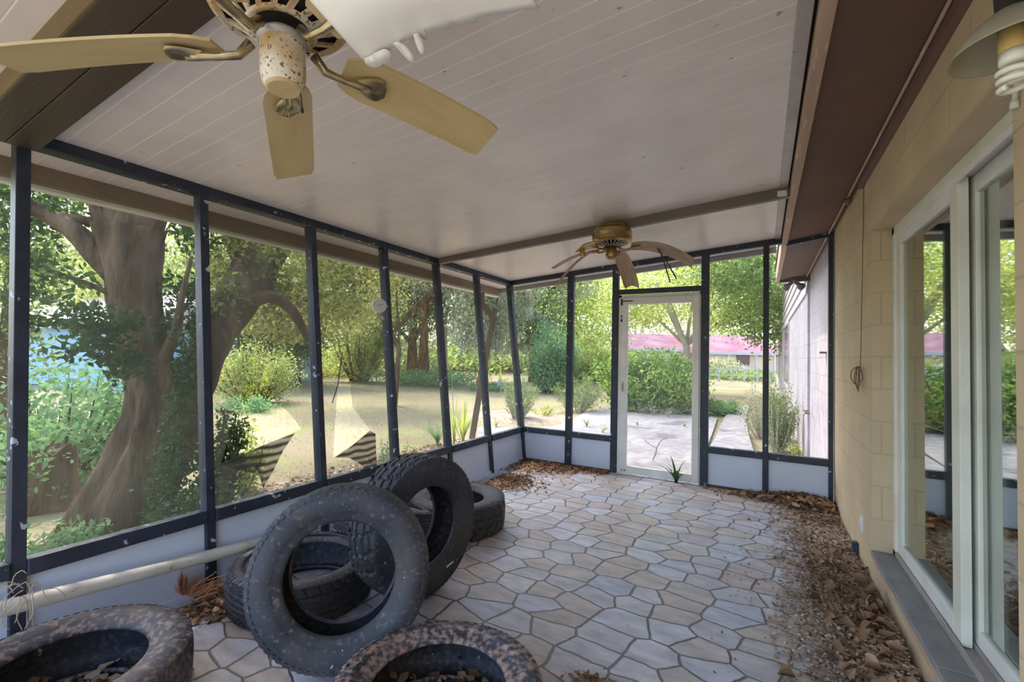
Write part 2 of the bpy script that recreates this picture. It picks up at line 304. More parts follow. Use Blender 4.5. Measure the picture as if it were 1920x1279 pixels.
# ------------------------------------------------------------------ flagstone floor and block walls
def floor_mat():
    m = bpy.data.materials.new('hexagonal_flagstone'); m.use_nodes = True
    n = m.node_tree.nodes; l = m.node_tree.links; b = n['Principled BSDF']
    tc = n.new('ShaderNodeTexCoord')
    mp = n.new('ShaderNodeMapping'); mp.inputs['Scale'].default_value = (4.5, 6.0, 1); mp.inputs['Rotation'].default_value = (0, 0, .12)
    wn_ = n.new('ShaderNodeTexNoise'); wn_.inputs['Scale'].default_value = 9; l.new(tc.outputs['Object'], wn_.inputs['Vector'])
    ws = n.new('ShaderNodeVectorMath'); ws.operation = 'SCALE'; ws.inputs['Scale'].default_value = .028; l.new(wn_.outputs['Color'], ws.inputs[0])
    wa = n.new('ShaderNodeVectorMath'); wa.operation = 'ADD'; l.new(tc.outputs['Object'], wa.inputs[0]); l.new(ws.outputs[0], wa.inputs[1])
    l.new(wa.outputs[0], mp.inputs[0])
    v = n.new('ShaderNodeTexVoronoi'); v.voronoi_dimensions = '2D'; v.feature = 'DISTANCE_TO_EDGE'; v.inputs['Scale'].default_value = 1; v.inputs['Randomness'].default_value = .62
    vc = n.new('ShaderNodeTexVoronoi'); vc.voronoi_dimensions = '2D'; vc.feature = 'F1'; vc.inputs['Scale'].default_value = 1; vc.inputs['Randomness'].default_value = .62
    l.new(mp.outputs[0], v.inputs[0]); l.new(mp.outputs[0], vc.inputs[0])
    edge = n.new('ShaderNodeMapRange'); edge.inputs['From Min'].default_value = .012; edge.inputs['From Max'].default_value = .042; l.new(v.outputs['Distance'], edge.inputs['Value'])
    cr = n.new('ShaderNodeValToRGB'); e = cr.color_ramp.elements
    e[0].position = 0; e[0].color = (.36,.29,.25,1); e[1].position = 1; e[1].color = (.35,.365,.43,1)
    for p, c in ((.25,(.40,.35,.31,1)), (.5,(.36,.345,.35,1)), (.75,(.44,.43,.44,1))): q = e.new(p); q.color = c
    sp = n.new('ShaderNodeSeparateColor'); l.new(vc.outputs['Color'], sp.inputs[0]); l.new(sp.outputs[0], cr.inputs[0])
    nz = n.new('ShaderNodeTexNoise'); nz.inputs['Scale'].default_value = 5; nz.inputs['Detail'].default_value = 10; nz.inputs['Roughness'].default_value = .65
    mp2 = n.new('ShaderNodeMapping'); mp2.inputs['Scale'].default_value = (1, 2.6, 1); l.new(tc.outputs['Object'], mp2.inputs[0]); l.new(mp2.outputs[0], nz.inputs['Vector'])
    r2 = n.new('ShaderNodeMapRange'); r2.inputs['From Min'].default_value = .3; r2.inputs['From Max'].default_value = .7; r2.inputs['To Min'].default_value = .66; r2.inputs['To Max'].default_value = 1.28; l.new(nz.outputs['Fac'], r2.inputs['Value'])
    ml = n.new('ShaderNodeMix'); ml.data_type = 'RGBA'; ml.blend_type = 'MULTIPLY'; ml.inputs[0].default_value = 1; gn = n.new('ShaderNodeMix'); gn.data_type = 'RGBA'; gn.blend_type = 'MULTIPLY'; gn.inputs[0].default_value = 1; gn.inputs[7].default_value = (1.18,1.18,1.22,1); l.new(cr.outputs[0], gn.inputs[6]); l.new(gn.outputs[2], ml.inputs[6]); l.new(r2.outputs[0], ml.inputs[7])
    # grout is dark in some joints, sandy in others
    gz = n.new('ShaderNodeTexNoise'); gz.inputs['Scale'].default_value = 1.3; l.new(tc.outputs['Object'], gz.inputs['Vector'])
    gr = n.new('ShaderNodeMapRange'); gr.inputs['From Min'].default_value = .4; gr.inputs['From Max'].default_value = .6; l.new(gz.outputs['Fac'], gr.inputs['Value'])
    gm = n.new('ShaderNodeMix'); gm.data_type = 'RGBA'; gm.inputs[6].default_value = (.075,.068,.065,1); gm.inputs[7].default_value = (.17,.155,.14,1); l.new(gr.outputs[0], gm.inputs[0])
    mx = n.new('ShaderNodeMix'); mx.data_type = 'RGBA'; l.new(edge.outputs[0], mx.inputs[0]); l.new(gm.outputs[2], mx.inputs[6]); l.new(ml.outputs[2], mx.inputs[7])
    l.new(mx.outputs[2], b.inputs['Base Color'])
    rr = n.new('ShaderNodeMapRange'); rr.inputs['To Min'].default_value = .32; rr.inputs['To Max'].default_value = .6; l.new(nz.outputs['Fac'], rr.inputs['Value']); l.new(rr.outputs[0], b.inputs['Roughness'])
    ad = n.new('ShaderNodeMath'); ad.operation = 'MULTIPLY_ADD'; l.new(nz.outputs['Fac'], ad.inputs[0]); ad.inputs[1].default_value = .35; l.new(edge.outputs[0], ad.inputs[2])
    bp = n.new('ShaderNodeBump'); bp.inputs['Strength'].default_value = .55; bp.inputs['Distance'].default_value = .012; l.new(ad.outputs[0], bp.inputs['Height']); l.new(bp.outputs[0], b.inputs['Normal'])
    return m
def block_mat(name, c, c2, mortar, w=.41, h=.205, strength=.35, off=(0, 0, 0)):
    m = bpy.data.materials.new(name); m.use_nodes = True
    n = m.node_tree.nodes; l = m.node_tree.links; b = n['Principled BSDF']; b.inputs['Roughness'].default_value = .75
    tc = n.new('ShaderNodeTexCoord'); sp = n.new('ShaderNodeSeparateXYZ'); l.new(tc.outputs['Object'], sp.inputs[0])
    ax = n.new('ShaderNodeMath'); ax.operation = 'ADD'; l.new(sp.outputs[0], ax.inputs[0]); l.new(sp.outputs[1], ax.inputs[1])
    cx = n.new('ShaderNodeCombineXYZ'); l.new(ax.outputs[0], cx.inputs[0]); l.new(sp.outputs[2], cx.inputs[1])
    br = n.new('ShaderNodeTexBrick'); br.inputs['Scale'].default_value = 1; br.inputs['Brick Width'].default_value = w; br.inputs['Row Height'].default_value = h
    br.inputs['Mortar Size'].default_value = .006; br.inputs['Mortar Smooth'].default_value = .4
    br.inputs['Color1'].default_value = (*c, 1); br.inputs['Color2'].default_value = (*c2, 1); br.inputs['Mortar'].default_value = (*mortar, 1)
    l.new(cx.outputs[0], br.inputs[0])
    nz = n.new('ShaderNodeTexNoise'); nz.inputs['Scale'].default_value = 3; nz.inputs['Detail'].default_value = 8; l.new(tc.outputs['Object'], nz.inputs['Vector'])
    r2 = n.new('ShaderNodeMapRange'); r2.inputs['From Min'].default_value = .3; r2.inputs['From Max'].default_value = .7; r2.inputs['To Min'].default_value = .88; r2.inputs['To Max'].default_value = 1.08; l.new(nz.outputs['Fac'], r2.inputs['Value'])
    ml = n.new('ShaderNodeMix'); ml.data_type = 'RGBA'; ml.blend_type = 'MULTIPLY'; ml.inputs[0].default_value = 1; l.new(br.outputs[0], ml.inputs[6]); l.new(r2.outputs[0], ml.inputs[7]); l.new(ml.outputs[2], b.inputs['Base Color'])
    nz2 = n.new('ShaderNodeTexNoise'); nz2.inputs['Scale'].default_value = 90; l.new(tc.outputs['Object'], nz2.inputs['Vector'])
    s_ = n.new('ShaderNodeMath'); s_.operation = 'MULTIPLY_ADD'; l.new(br.outputs['Fac'], s_.inputs[0]); s_.inputs[1].default_value = -1; l.new(nz2.outputs['Fac'], s_.inputs[2])
    bp = n.new('ShaderNodeBump'); bp.inputs['Strength'].default_value = strength; bp.inputs['Distance'].default_value = .004; l.new(s_.outputs[0], bp.inputs['Height']); l.new(bp.outputs[0], b.inputs['Normal'])
    return m
M_floor = floor_mat()
M_block = block_mat('beige_painted_block', (.60,.475,.31), (.57,.45,.29), (.49,.385,.25))
M_blockout = block_mat('outdoor_lit_block_paint', (.42,.39,.43), (.40,.37,.41), (.34,.31,.34))  # same beige paint, with the cool outdoor light put into its colour
M_interior = mat('interior_wall_paint', (.42,.42,.38), rough=.8)
M_carpet = mat('interior_floor', (.28,.27,.24), rough=.9)

# ------------------------------------------------------------------ porch geometry constants
XA, LEAN = -2.7732, .1164            # foot of the leaning screen wall, and how far it leans per metre of height
AL = math.atan(LEAN); ZR, ZT, ZSL = .4335, 2.354, .0806
YP = [-.06, .7338, 1.518, 2.3005, 3.0714, 3.8415, 4.626, 5.4119]
YF = 5.4119; XW = .61
XT = XA - LEAN*ZT
def zb(x): return ZT + ZSL*(x-XT)    # underside of the top plates
def zc(x): return zb(x) + .06        # ceiling

# floor slab
o = MB().box((XA-.08, -1.6, -.12), (XW+.02, YF+.09, 0)).build('floor', M_floor); struct(o)
# ceiling: one sloping sheet that runs out over the screens
def slope_slab(x0, x1, y0, y1, t, dz=0):
    return MB().add([(x0,y0,zc(x0)+dz),(x1,y0,zc(x1)+dz),(x1,y1,zc(x1)+dz),(x0,y1,zc(x0)+dz),(x0,y0,zc(x0)+dz+t),(x1,y0,zc(x1)+dz+t),(x1,y1,zc(x1)+dz+t),(x0,y1,zc(x0)+dz+t)],
                    [(0,3,2,1),(4,5,6,7),(0,1,5,4),(1,2,6,5),(2,3,7,6),(3,0,4,7)])
struct(slope_slab(XT-.42, .10, -.75, YF+.42, .07).build('ceiling', M_ceil))
# gutter along the low side and fascia on the far end
struct(MB().box((XT-.50,-.75,zc(XT-.45)-.10), (XT-.42,YF+.42,zc(XT-.45)+.07)).build('trim_1', M_gutter, bevel=.006))
struct(MB().box((XT-.51,-.75,zc(XT-.45)-.125), (XT-.44,YF+.42,zc(XT-.45)-.10)).build('trim_2', M_cream, bevel=.004))
b = MB(); b.beam((XT-.50, YF+.45, zc(XT-.5)+.0), (.12, YF+.45, zc(.12)+.0), .05, .12); struct(b.build('trim_3', M_greyfascia))

# ------------------------------------------------------------------ wall_left: the leaning screen wall
WLft = root('wall_left', (XA, 0, 0), (0, -AL, 0))
H_ = ZT/math.cos(AL)
for i, y in enumerate(YP):
    if i == 7: continue
    w = .05
    MB().box((-.075, y-w, 0), (0, y, H_)).build('post', M_frame, WLft, bevel=.003)
MB().box((-.075, YF-.01, 0), (.0, YF+.065, H_)).build('post', M_frame, WLft, bevel=.003)
MB().box((-.08, -.75, H_), (.0, YF+.06, H_+.062)).build('top_plate', M_frame, WLft, bevel=.004)
ys = [YP[0]] + YP[1:]
for i in range(7):
    y0, y1 = ys[i], ys[i+1]-.05
    if i == 0: y1 = YP[1]-.05
    if i == 6: y1 = YF-.01
    dz = .022*(1-max(0, min(1, (y0-.7)/3.9)))
    MB().box((-.07, y0, ZR-.068+dz), (.012, y1, ZR+.004+dz)).build('rail', M_frame, WLft, bevel=.006)
    MB().box((-.045, y0, .03), (-.03, y1, ZR-.06+dz)).build('kick_panel', M_kick, WLft)
    MB().box((-.06, y0, 0), (-.012, y1, .03)).build('sill_strip', M_kick, WLft)
# screens: one sheet per bay; two of them are torn
def left_pt(u, v):                    # picture point on the screen plane, in the wall's own y, z
    p = onP(u, v, (XA-.035, 0, 0), (1, 0, LEAN)); return p.y, p.z/math.cos(AL)
def sheet_with_hole(y0, y1, z0, z1, hole, name, material, parent, x):
    bm = bmesh.new()
    outer = [bm.verts.new((x, y, z)) for y, z in ((y0,z0),(y1,z0),(y1,z1),(y0,z1))]
    es = [bm.edges.new((outer[i], outer[(i+1)%4])) for i in range(4)]
    if hole:
        h = [bm.verts.new((x, y, z)) for y, z in hole]
        es += [bm.edges.new((h[i], h[(i+1)%len(h)])) for i in range(len(h))]
    bmesh.ops.triangle_fill(bm, edges=es, use_beauty=True, use_dissolve=False)
    me = bpy.data.meshes.new(name); bm.to_mesh(me); bm.free(); me.materials.append(material)
    o = bpy.data.objects.new(name, me); COL.objects.link(o); o.parent = parent; return o
holeB = [left_pt(*q) for q in ((415,868),(432,800),(445,745),(468,712),(486,727),(497,690),(517,752),(545,776),(565,803),(490,835),(450,853))]
holeC = [left_pt(*q) for q in ((624,858),(629,780),(634,715),(643,718),(660,696),(676,682),(657,722),(661,762),(682,790),(693,806),(660,834))]
for i in range(7):
    y0, y1 = ys[i], ys[i+1]-.05
    if i == 6: y1 = YF-.01
    hole = holeB if i == 2 else holeC if i == 3 else None
    sheet_with_hole(y0, y1, ZR+.01, H_, hole, 'insect_screen', M_screen3 if i < 2 else M_screen if i < 5 else M_screen2, WLft, -.035)
def flap(pts, name='screen_flap'):    # the torn cloth folded down over itself, a little crumpled and hanging clear
    b = MB(); P = [left_pt(*q) for q in pts]; k = len(P)
    cy = sum(p[0] for p in P)/k; cz = sum(p[1] for p in P)/k
    V = [(-.03+.006*math.sin(3*i), p[0], p[1]) for i, p in enumerate(P)] + [(.012, cy, cz)]
    b.add(V, [(i, (i+1)%k, k) for i in range(k)]); return b.build(name, M_flap, WLft)
flap([(413,870),(450,853),(490,835),(552,811),(530,845),(512,880),(493,914),(484,888),(478,872),(474,886),(445,880)])
flap([(627,857),(660,834),(693,807),(703,813),(705,845),(705,872),(690,884),(672,868),(655,858)])
# the torn edge curling away as a thin strip
MB().tube([(-.03,)+left_pt(*q) for q in ((668,640),(664,662),(672,690),(681,702))], .003, 5).build('loose_spline', M_frame, WLft)
MB().tube([(-.03,)+left_pt(*q) for q in ((641,660),(633,720),(622,755))], .004, 5).build('loose_spline', M_frame, WLft)
MB().tube([(-.03,)+left_pt(*q) for q in ((846,700),(850,790),(864,826))], .0035, 5).build('loose_spline', M_cream, WLft)

# ------------------------------------------------------------------ wall_front: far screen wall with the door opening
WFr = root('wall_front', (0, YF, 0))
XH, XI, XJ, XK, XL = (-2.212,-2.128), (-1.622,-1.545), (-.609,-.527), (-.005,.05), (.562,.602)
for (a, c) in (XH, XI, XJ, XK, XL):
    z1 = zb((a+c)/2)+.002 if c < .2 else 2.66
    MB().box((a, 0, 0), (c, .06, z1)).build('post', M_frame, WFr, bevel=.003)
b = MB(); x0 = XT+.0; b.beam((x0-.05, .03, zb(x0-.05)+.03), (.19, .03, zb(.19)+.03), .06, .062); b.build('top_plate', M_frame, WFr, bevel=.003)
b = MB(); b.beam((.20, .03, 2.605), (.605, .03, 2.665), .05, .045); b.build('top_plate', M_frame, WFr, bevel=.003)
b = MB(); b.beam((.21, .005, 2.645), (.608, .005, 2.70), .03, .035); b.build('ochre_strip', M_goldside, WFr)
MB().box((XI[1], 0, 2.157), (XJ[0], .05, 2.215)).build('header', M_frame, WFr, bevel=.003)
segs = [(XA-.075*0+.01-LEAN*.4, XH[0]), (XH[1], XI[0]), (XJ[1], XK[0]), (XK[1], XL[0])]
for a, c in segs:
    MB().box((a, -.008, ZR-.068), (c, .06, ZR+.002)).build('rail', M_frame, WFr, bevel=.005)
    MB().box((a if a > -2.7 else -2.80, .03, .02), (c, .042, ZR-.06)).build('kick_panel', M_kick, WFr)
    MB().box((a if a > -2.7 else -2.77, .005, 0), (c, .05, .022)).build('sill_strip', M_brown, WFr)
    zt_ = zb((a+c)/2)
    MB().add([(a,.04,ZR),(c,.04,ZR),(c,.04,zb(c) if c < .3 else 2.66),(a-(.20 if a < -2.7 else 0),.04,zb(a))], [(0,1,2,3)]).build('insect_screen', M_screen2, WFr)
MB().add([(XI[1],.04,2.215),(XJ[0],.04,2.215),(XJ[0],.04,zb(XJ[0])),(XI[1],.04,zb(XI[1]))], [(0,1,2,3)]).build('insect_screen', M_screen2, WFr)
# torn strip of paint curl left of the door
# ------------------------------------------------------------------ door_1: white screen door
D1 = root('door_1', (0, YF+.012, 0))
dx0, dx1 = -1.540, -.612
MB().box((dx0, 0, 0), (dx0+.035, .05, 2.15)).build('door_jamb', M_white, D1, bevel=.002)
MB().box((dx1-.012, 0, 0), (dx1, .05, 2.15)).build('door_jamb', M_offwhite, D1, bevel=.002)
MB().box((dx0, 0, 2.115), (dx1, .05, 2.15)).build('door_head', M_offwhite, D1, bevel=.002)
MB().box((dx0+.038, -.012, .012), (dx0+.115, .028, 2.112)).build('stile', M_white, D1, bevel=.004)
MB().box((dx1-.085, -.012, .012), (dx1-.014, .028, 2.112)).build('stile', M_offwhite, D1, bevel=.004)
MB().box((dx0+.115, -.012, 2.03), (dx1-.085, .028, 2.112)).build('top_rail', M_offwhite, D1, bevel=.004)
MB().box((dx0+.115, -.012, .012), (dx1-.085, .028, .105)).build('bottom_rail', M_offwhite, D1, bevel=.004)
MB().box((dx0+.115, .008, .105), (dx1-.085, .010, 2.03)).build('glass_pane', M_screen2, D1)
b = MB(); b.box((dx0+.052, -.022, .98), (dx0+.072, -.012, 1.10)); b.tube([(dx0+.062,-.022,1.01),(dx0+.062,-.05,1.015),(dx0+.062,-.05,1.06),(dx0+.062,-.022,1.07)], .005, 6); b.build('handle', M_flash, D1)
for z in (1.82, 2.02): MB().box((dx0+.028, -.02, z), (dx0+.05, -.008, z+.08)).build('hinge', M_frame, D1)
MB().box((dx0+.05, -.02, 2.065), (dx0+.17, -.012, 2.078)).build('closer_bar', M_frame, D1)
for x in (dx0+.06, dx0+.10): MB().lathe([(0,0),(.007,0),(.007,.006),(0,.006)], 10, Matrix.Translation((x,-.012,.05))@Matrix.Rotation(PI/2,4,'X')).build('screw', M_dark, D1)

# ------------------------------------------------------------------ wall_right: block wall of the house with slider opening
OY0, OY1, OZ0, OZ1 = 1.77, 3.65, .215, 2.245
WR = root('wall_right')
b = MB()
b.box((XW, OY1, -.12), (XW+.26, YF+.04, 2.95)); b.box((XW, -1.6, -.12), (XW+.26, OY0, 2.95)); b.box((XW, OY0, OZ1), (XW+.26, OY1, 2.95)); b.box((XW, OY0, -.12), (XW+.26, OY1, .14))
b.build('block_wall', M_block, WR)
# stone-topped sill of the slider
MB().box((XW-.004, OY0, .14), (XW+.02, OY1, OZ0-.018)).build('sill_lip', M_fascia, WR)
b = MB(); 
for k in range(9):
    y = OY0 + k*(OY1-OY0)/9; b.box((XW-.012, y+.002, OZ0-.03), (XW+.26, y+(OY1-OY0)/9-.002, OZ0-.002+.002*(k%2)))
b.build('stone_sill', M_slate, WR, bevel=.003)
# the taller far wing: block below, lap siding above
MB().box((XW, YF+.04, -.4), (XW+.26, 8.1, 2.95)).build('outer_block_wall', M_blockout, WR)
b = MB(); b.box((XW-.03, 8.1, -.5), (XW+.3, 28.5, 2.42)); b.build('far_block_wall', M_blockout, WR)
M_siding = mat('white_lap_siding', (.50,.47,.50), (.44,.41,.44), 2, rough=.6)
b = MB()
for k in range(7):
    z = 2.42+k*.21; b.add([(XW-.055,8.1,z),(XW-.055,28.5,z),(XW-.03,28.5,z+.21),(XW-.03,8.1,z+.21),(XW+.2,8.1,z),(XW+.2,28.5,z),(XW+.2,28.5,z+.21),(XW+.2,8.1,z+.21)],
                          [(0,1,2,3),(0,4,5,1),(3,2,6,7),(0,3,7,4),(1,5,6,2)])
b.build('lap_siding', M_siding, WR)
for n_, (ya, yb, z0, z1) in enumerate(((13.6, 16.2, .75, 2.36), (21.6, 26.6, .7, 2.2))):
    wd = root('window_%d' % (n_+1))
    MB().box((XW-.045, ya, z0), (XW-.028, yb, z1)).build('pane', mat('dark_window_glass_%d' % n_, (.16,.10,.12), rough=.15), wd)
    b = MB(); b.box((XW-.06,ya-.05,z0-.06),(XW-.03,yb+.05,z0)); b.box((XW-.06,ya-.05,z0-.0),(XW-.03,ya,z1)); b.box((XW-.06,yb,z0),(XW-.03,yb+.05,z1)); b.box((XW-.06,ya-.05,z1),(XW-.03,yb+.05,z1+.05))
    b.build('window_frame', M_siding, wd)
# soffit, fascia and flashing between porch roof and house wall
b = MB(); b.add([(.215,-1.6,2.625),(.215,8.1,2.625),(XW,8.1,2.69),(XW,-1.6,2.69),(.215,-1.6,2.655),(.215,8.1,2.655),(XW,8.1,2.72),(XW,-1.6,2.72)],
      [(0,1,2,3),(7,6,5,4),(0,4,5,1),(1,5,6,2),(2,6,7,3),(3,7,4,0)])
struct(b.build('trim_4', M_soffit))
struct(MB().box((.165,-1.6,2.598),(.213,8.1,2.80)).build('trim_5', M_fascia, bevel=.003))
struct(MB().box((.100,-.75,zc(.12)-.012),(.1525,YF+.03,zc(.12)+.02)).build('trim_6', M_flash, bevel=.002))
struct(MB().box((.152,-.75,zc(.12)+.012),(.1655,YF+.42,zc(.12)+.04)).build('gap_shade_strip', M_dark))  # dark strip painted in for the shaded gap, also closes it to the sun
b = MB(); b.tube([(XW-.045,-1.6,2.668),(XW-.045,8.1,2.668)], .008, 8); struct(b.build('trim_7', M_fascia))
struct(MB().box((XW-.035,-1.6,2.62),(XW,3.95,2.682)).build('trim_8', mat('dark_brown_cornice', (.16,.09,.07), rough=.6)))
# roof above the soffit (keeps the sky off the eave)
struct(MB().add([(.15,-1.6,2.80),(.15,8.12,2.80),(1.6,8.12,3.35),(1.6,-1.6,3.35),(.15,-1.6,2.86),(.15,8.12,2.86),(1.6,8.12,3.41),(1.6,-1.6,3.41)],
      [(0,1,2,3),(7,6,5,4),(0,4,5,1),(1,5,6,2),(2,6,7,3),(3,7,4,0)]).build('roof', M_brown))
struct(MB().box((.2,8.06,2.60),(XW+.0,8.11,2.72)).build('trim_9', M_brown))

# cross beams under the porch ceiling
CB = tag(MB().beam((XT+.0, 3.84, zb(XT)+.045), (.16, 3.84, zb(.16)+.025), .05, .09).build('cross_beam', M_beam2, bevel=.003), 'narrow grey-brown beam crossing the ceiling above the far fan', 'beam')
nb = thing('cross_beam', 'wide dark brown beam crossing the ceiling behind the near fan', 'beam')
MB().beam((XT-.0, .70, zb(XT)+.015), (.10, .70, zb(.10)+.015), .105, .10).build('timber', M_brown, nb, bevel=.003)
MB().beam((XT-.0, .592, zb(XT)+.015), (.10, .592, zb(.10)+.015), .105, .10).build('timber', M_brown, nb, bevel=.003)
MB().beam((XT-.0, .535, zb(XT)+.015), (.10, .535, zb(.10)+.015), .008, .10).build('lit_face_strip', M_goldside, nb)  # the beam's lit near face, put into a lighter golden strip
b = MB(); b.box((.085,3.80,zb(.1)-.012),(.145,3.808,zb(.1)+.03)); tag(recenter(b.build('metal_bracket', M_cream), (.115,3.8,2.6)), 'small cream perforated bracket where the far beam meets the fascia', 'bracket')

# ------------------------------------------------------------------ door_2: sliding glass door in the house wall
D2 = root('door_2')
MB().box((.709, OY1-.05, OZ0), (.80, OY1, OZ1)).build('door_jamb', M_cream, D2, bevel=.003)
MB().box((.709, OY0, OZ0), (.80, OY0+.05, OZ1)).build('door_jamb', M_cream, D2, bevel=.003)
MB().box((.709, OY0, OZ1-.045), (.82, OY1, OZ1)).build('door_head', M_cream, D2, bevel=.003)
MB().box((.716, OY0, OZ1-.075), (.722, OY1-.05, OZ1-.045)).build('head_track', M_white, D2)
b = MB(); b.box((.709, OY0, OZ0), (.716, OY1, OZ0+.03)); b.box((.71, OY0, OZ0), (.81, OY1, OZ0+.012)); b.box((.762, OY0, OZ0), (.768, OY1-.05, OZ0+.035)); b.build('bottom_track', M_flash, D2, bevel=.001)
def slider_panel(x, ya, yb, st0, st1):
    p = bpy.data.objects.new('sliding_panel', None); COL.objects.link(p); p.parent = D2
    MB().box((x, yb-st1, OZ0+.015), (x+.035, yb, OZ1-.05)).build('stile', M_cream, p, bevel=.003)
    MB().box((x, ya, OZ0+.015), (x+.035, ya+st0, OZ1-.05)).build('stile', M_cream, p, bevel=.003)
    MB().box((x, ya+st0, OZ1-.125), (x+.035, yb-st1, OZ1-.05)).build('top_rail', M_white, p, bevel=.003)
    MB().box((x, ya+st0, OZ0+.015), (x+.035, yb-st1, OZ0+.10)).build('bottom_rail', M_white, p, bevel=.003)
    MB().box((x+.014, ya+st0, OZ0+.10), (x+.02, yb-st1, OZ1-.125)).build('glass_pane', M_glass, p)
slider_panel(.722, 2.585, OY1-.05, .095, .095)
slider_panel(.772, OY0+.05, 2.66, .08, .09)
# room behind the glass
cu = MB(); V = []
for i in range(60):
    y = 2.86+.75*i/59; V += [(.96+.022*math.sin(i*1.25), y, .22), (.96+.022*math.sin(i*1.25), y, 2.3)]
cu.add(V, [(2*i, 2*i+1, 2*i+3, 2*i+2) for i in range(59)])
CUR = cu.build('curtain', mat('pale_sage_curtain', (.55,.56,.46), rough=.9)); CUR.modifiers.new('thickness', 'SOLIDIFY').thickness = .003
tag(recenter(CUR, (.96,3.2,.22)), 'pale sage curtain hanging behind the far pane of the sliding door', 'curtain')
IR = root('wall_back')
b = MB(); b.box((4.0,-.5,.2),(4.1,6.5,2.6)); b.box((.87,6.4,.2),(4.1,6.5,2.6)); b.box((.87,-.6,.2),(4.1,-.5,2.6)); b.build('room_wall', M_interior, IR)
MB().box((.87,-.6,.1),(4.1,6.5,.2)).build('room_floor', M_carpet, IR)
MB().box((.87,-.6,2.5),(4.1,6.5,2.6)).build('room_ceiling', M_interior, IR)

# ------------------------------------------------------------------ tyres
def tyre_shape(R, Rb, w, style):
    hw = w/2; N = 216
    # tread surface with its grooves, as a displaced band
    xs = np.linspace(-hw*.86, hw*.86, 33); th = np.arange(N)*2*PI/N
    X, T = np.meshgrid(xs, th, indexing='ij')
    crown = R - .010*(np.abs(X)/(hw*.86))**2.5
    g = np.zeros_like(X); u = X/hw
    k = np.round(T/(2*PI/N)).astype(int)
    if style == 'road':
        for c in (-.42, -.14, .14, .42): g = np.maximum(g, (np.abs(u-c) < .035))
        lug = ((k + (u*5).astype(int)) % 6 == 0) & (np.abs(u) > .5); g = np.maximum(g, lug*.8)
    elif style == 'worn':
        for c in (-.38, 0, .38): g = np.maximum(g, (np.abs(u-c) < .03)*.7)
        g = np.maximum(g, ((k % 4 == 0) & (np.abs(u) > .62))*.8)
    else:
        ph = k + np.round(6*np.abs(u)).astype(int) + 3*(u > 0)
        g = np.maximum(g, ((ph % 9) < 2)*1.0*(np.abs(u) > .2))
        g = np.maximum(g, (np.abs(np.abs(u) - .22 - .05*np.sin(k*PI/4.5)) < .05)*1.0)
        g = np.maximum(g, (((k+4) % 9) < 1)*.8*(np.abs(u) < .2))
        g = np.maximum(g, (np.abs(np.abs(u) - .60 - .04*np.sin(k*PI/4.5+2)) < .035)*.9)
    dpt = {'road': .008, 'worn': .006, 'lug': .012}[style]
    Rr = crown - g*dpt
    tv = np.stack([Rr*np.cos(T), Rr*np.sin(T), X], -1).reshape(-1, 3)
    F = []
    for i in range(len(xs)-1):
        for j in range(N): F.append((i*N+j, i*N+(j+1)%N, (i+1)*N+(j+1)%N, (i+1)*N+j))
    tread = MB().add(tv, F)
    def side(s):
        p = [(R-.010, .86*hw), (R-.014, .91*hw), (R-.028, .955*hw), (R-.030, .945*hw), (R-.034, .965*hw), (R-.06, .995*hw), (R-.085, 1.0*hw),
             (Rb+.06, .97*hw), (Rb+.045, .955*hw), (Rb+.043, .94*hw), (Rb+.03, .90*hw), (Rb+.014, .84*hw), (Rb+.006, .80*hw), (Rb+.0, .74*hw), (Rb, .68*hw), (Rb+.01, .64*hw)]
        m = MB().lathe([(r, z*s) for r, z in p], 96)
        # shoulder blocks
        return m
    inner = MB().lathe([(Rb+.01, .64*hw), (Rb+.03, .80*hw), (Rb+.07, .90*hw), (R-.06, .90*hw), (R-.03, .74*hw), (R-.022, .4*hw), (R-.02, 0), (R-.022, -.4*hw), (R-.03, -.74*hw), (R-.06, -.90*hw), (Rb+.07, -.90*hw), (Rb+.03, -.80*hw), (Rb+.01, -.64*hw)], 72)
    sb = MB()
    for j in range(72):
        a = 2*PI*j/72; c, s_ = math.cos(a), math.sin(a); da = .022
        for sg in (1, -1):
            r0, r1 = R-.030, R-.009; z0, z1 = .955*hw*sg, .86*hw*sg
            V = []
            for aa in (a, a+da*2.2):
                c, s_ = math.cos(aa), math.sin(aa)
                V += [(r0*c, r0*s_, z0+.004*sg), (r1*c, r1*s_, z1+.004*sg), (r1*c, r1*s_, z1-.004*sg), (r0*c, r0*s_, z0-.006*sg)]
            sb.add(V, [(0,1,5,4),(1,2,6,5),(2,3,7,6),(0,4,7,3),(0,3,2,1),(4,5,6,7)])
    return tread, side(1), side(-1), inner, sb
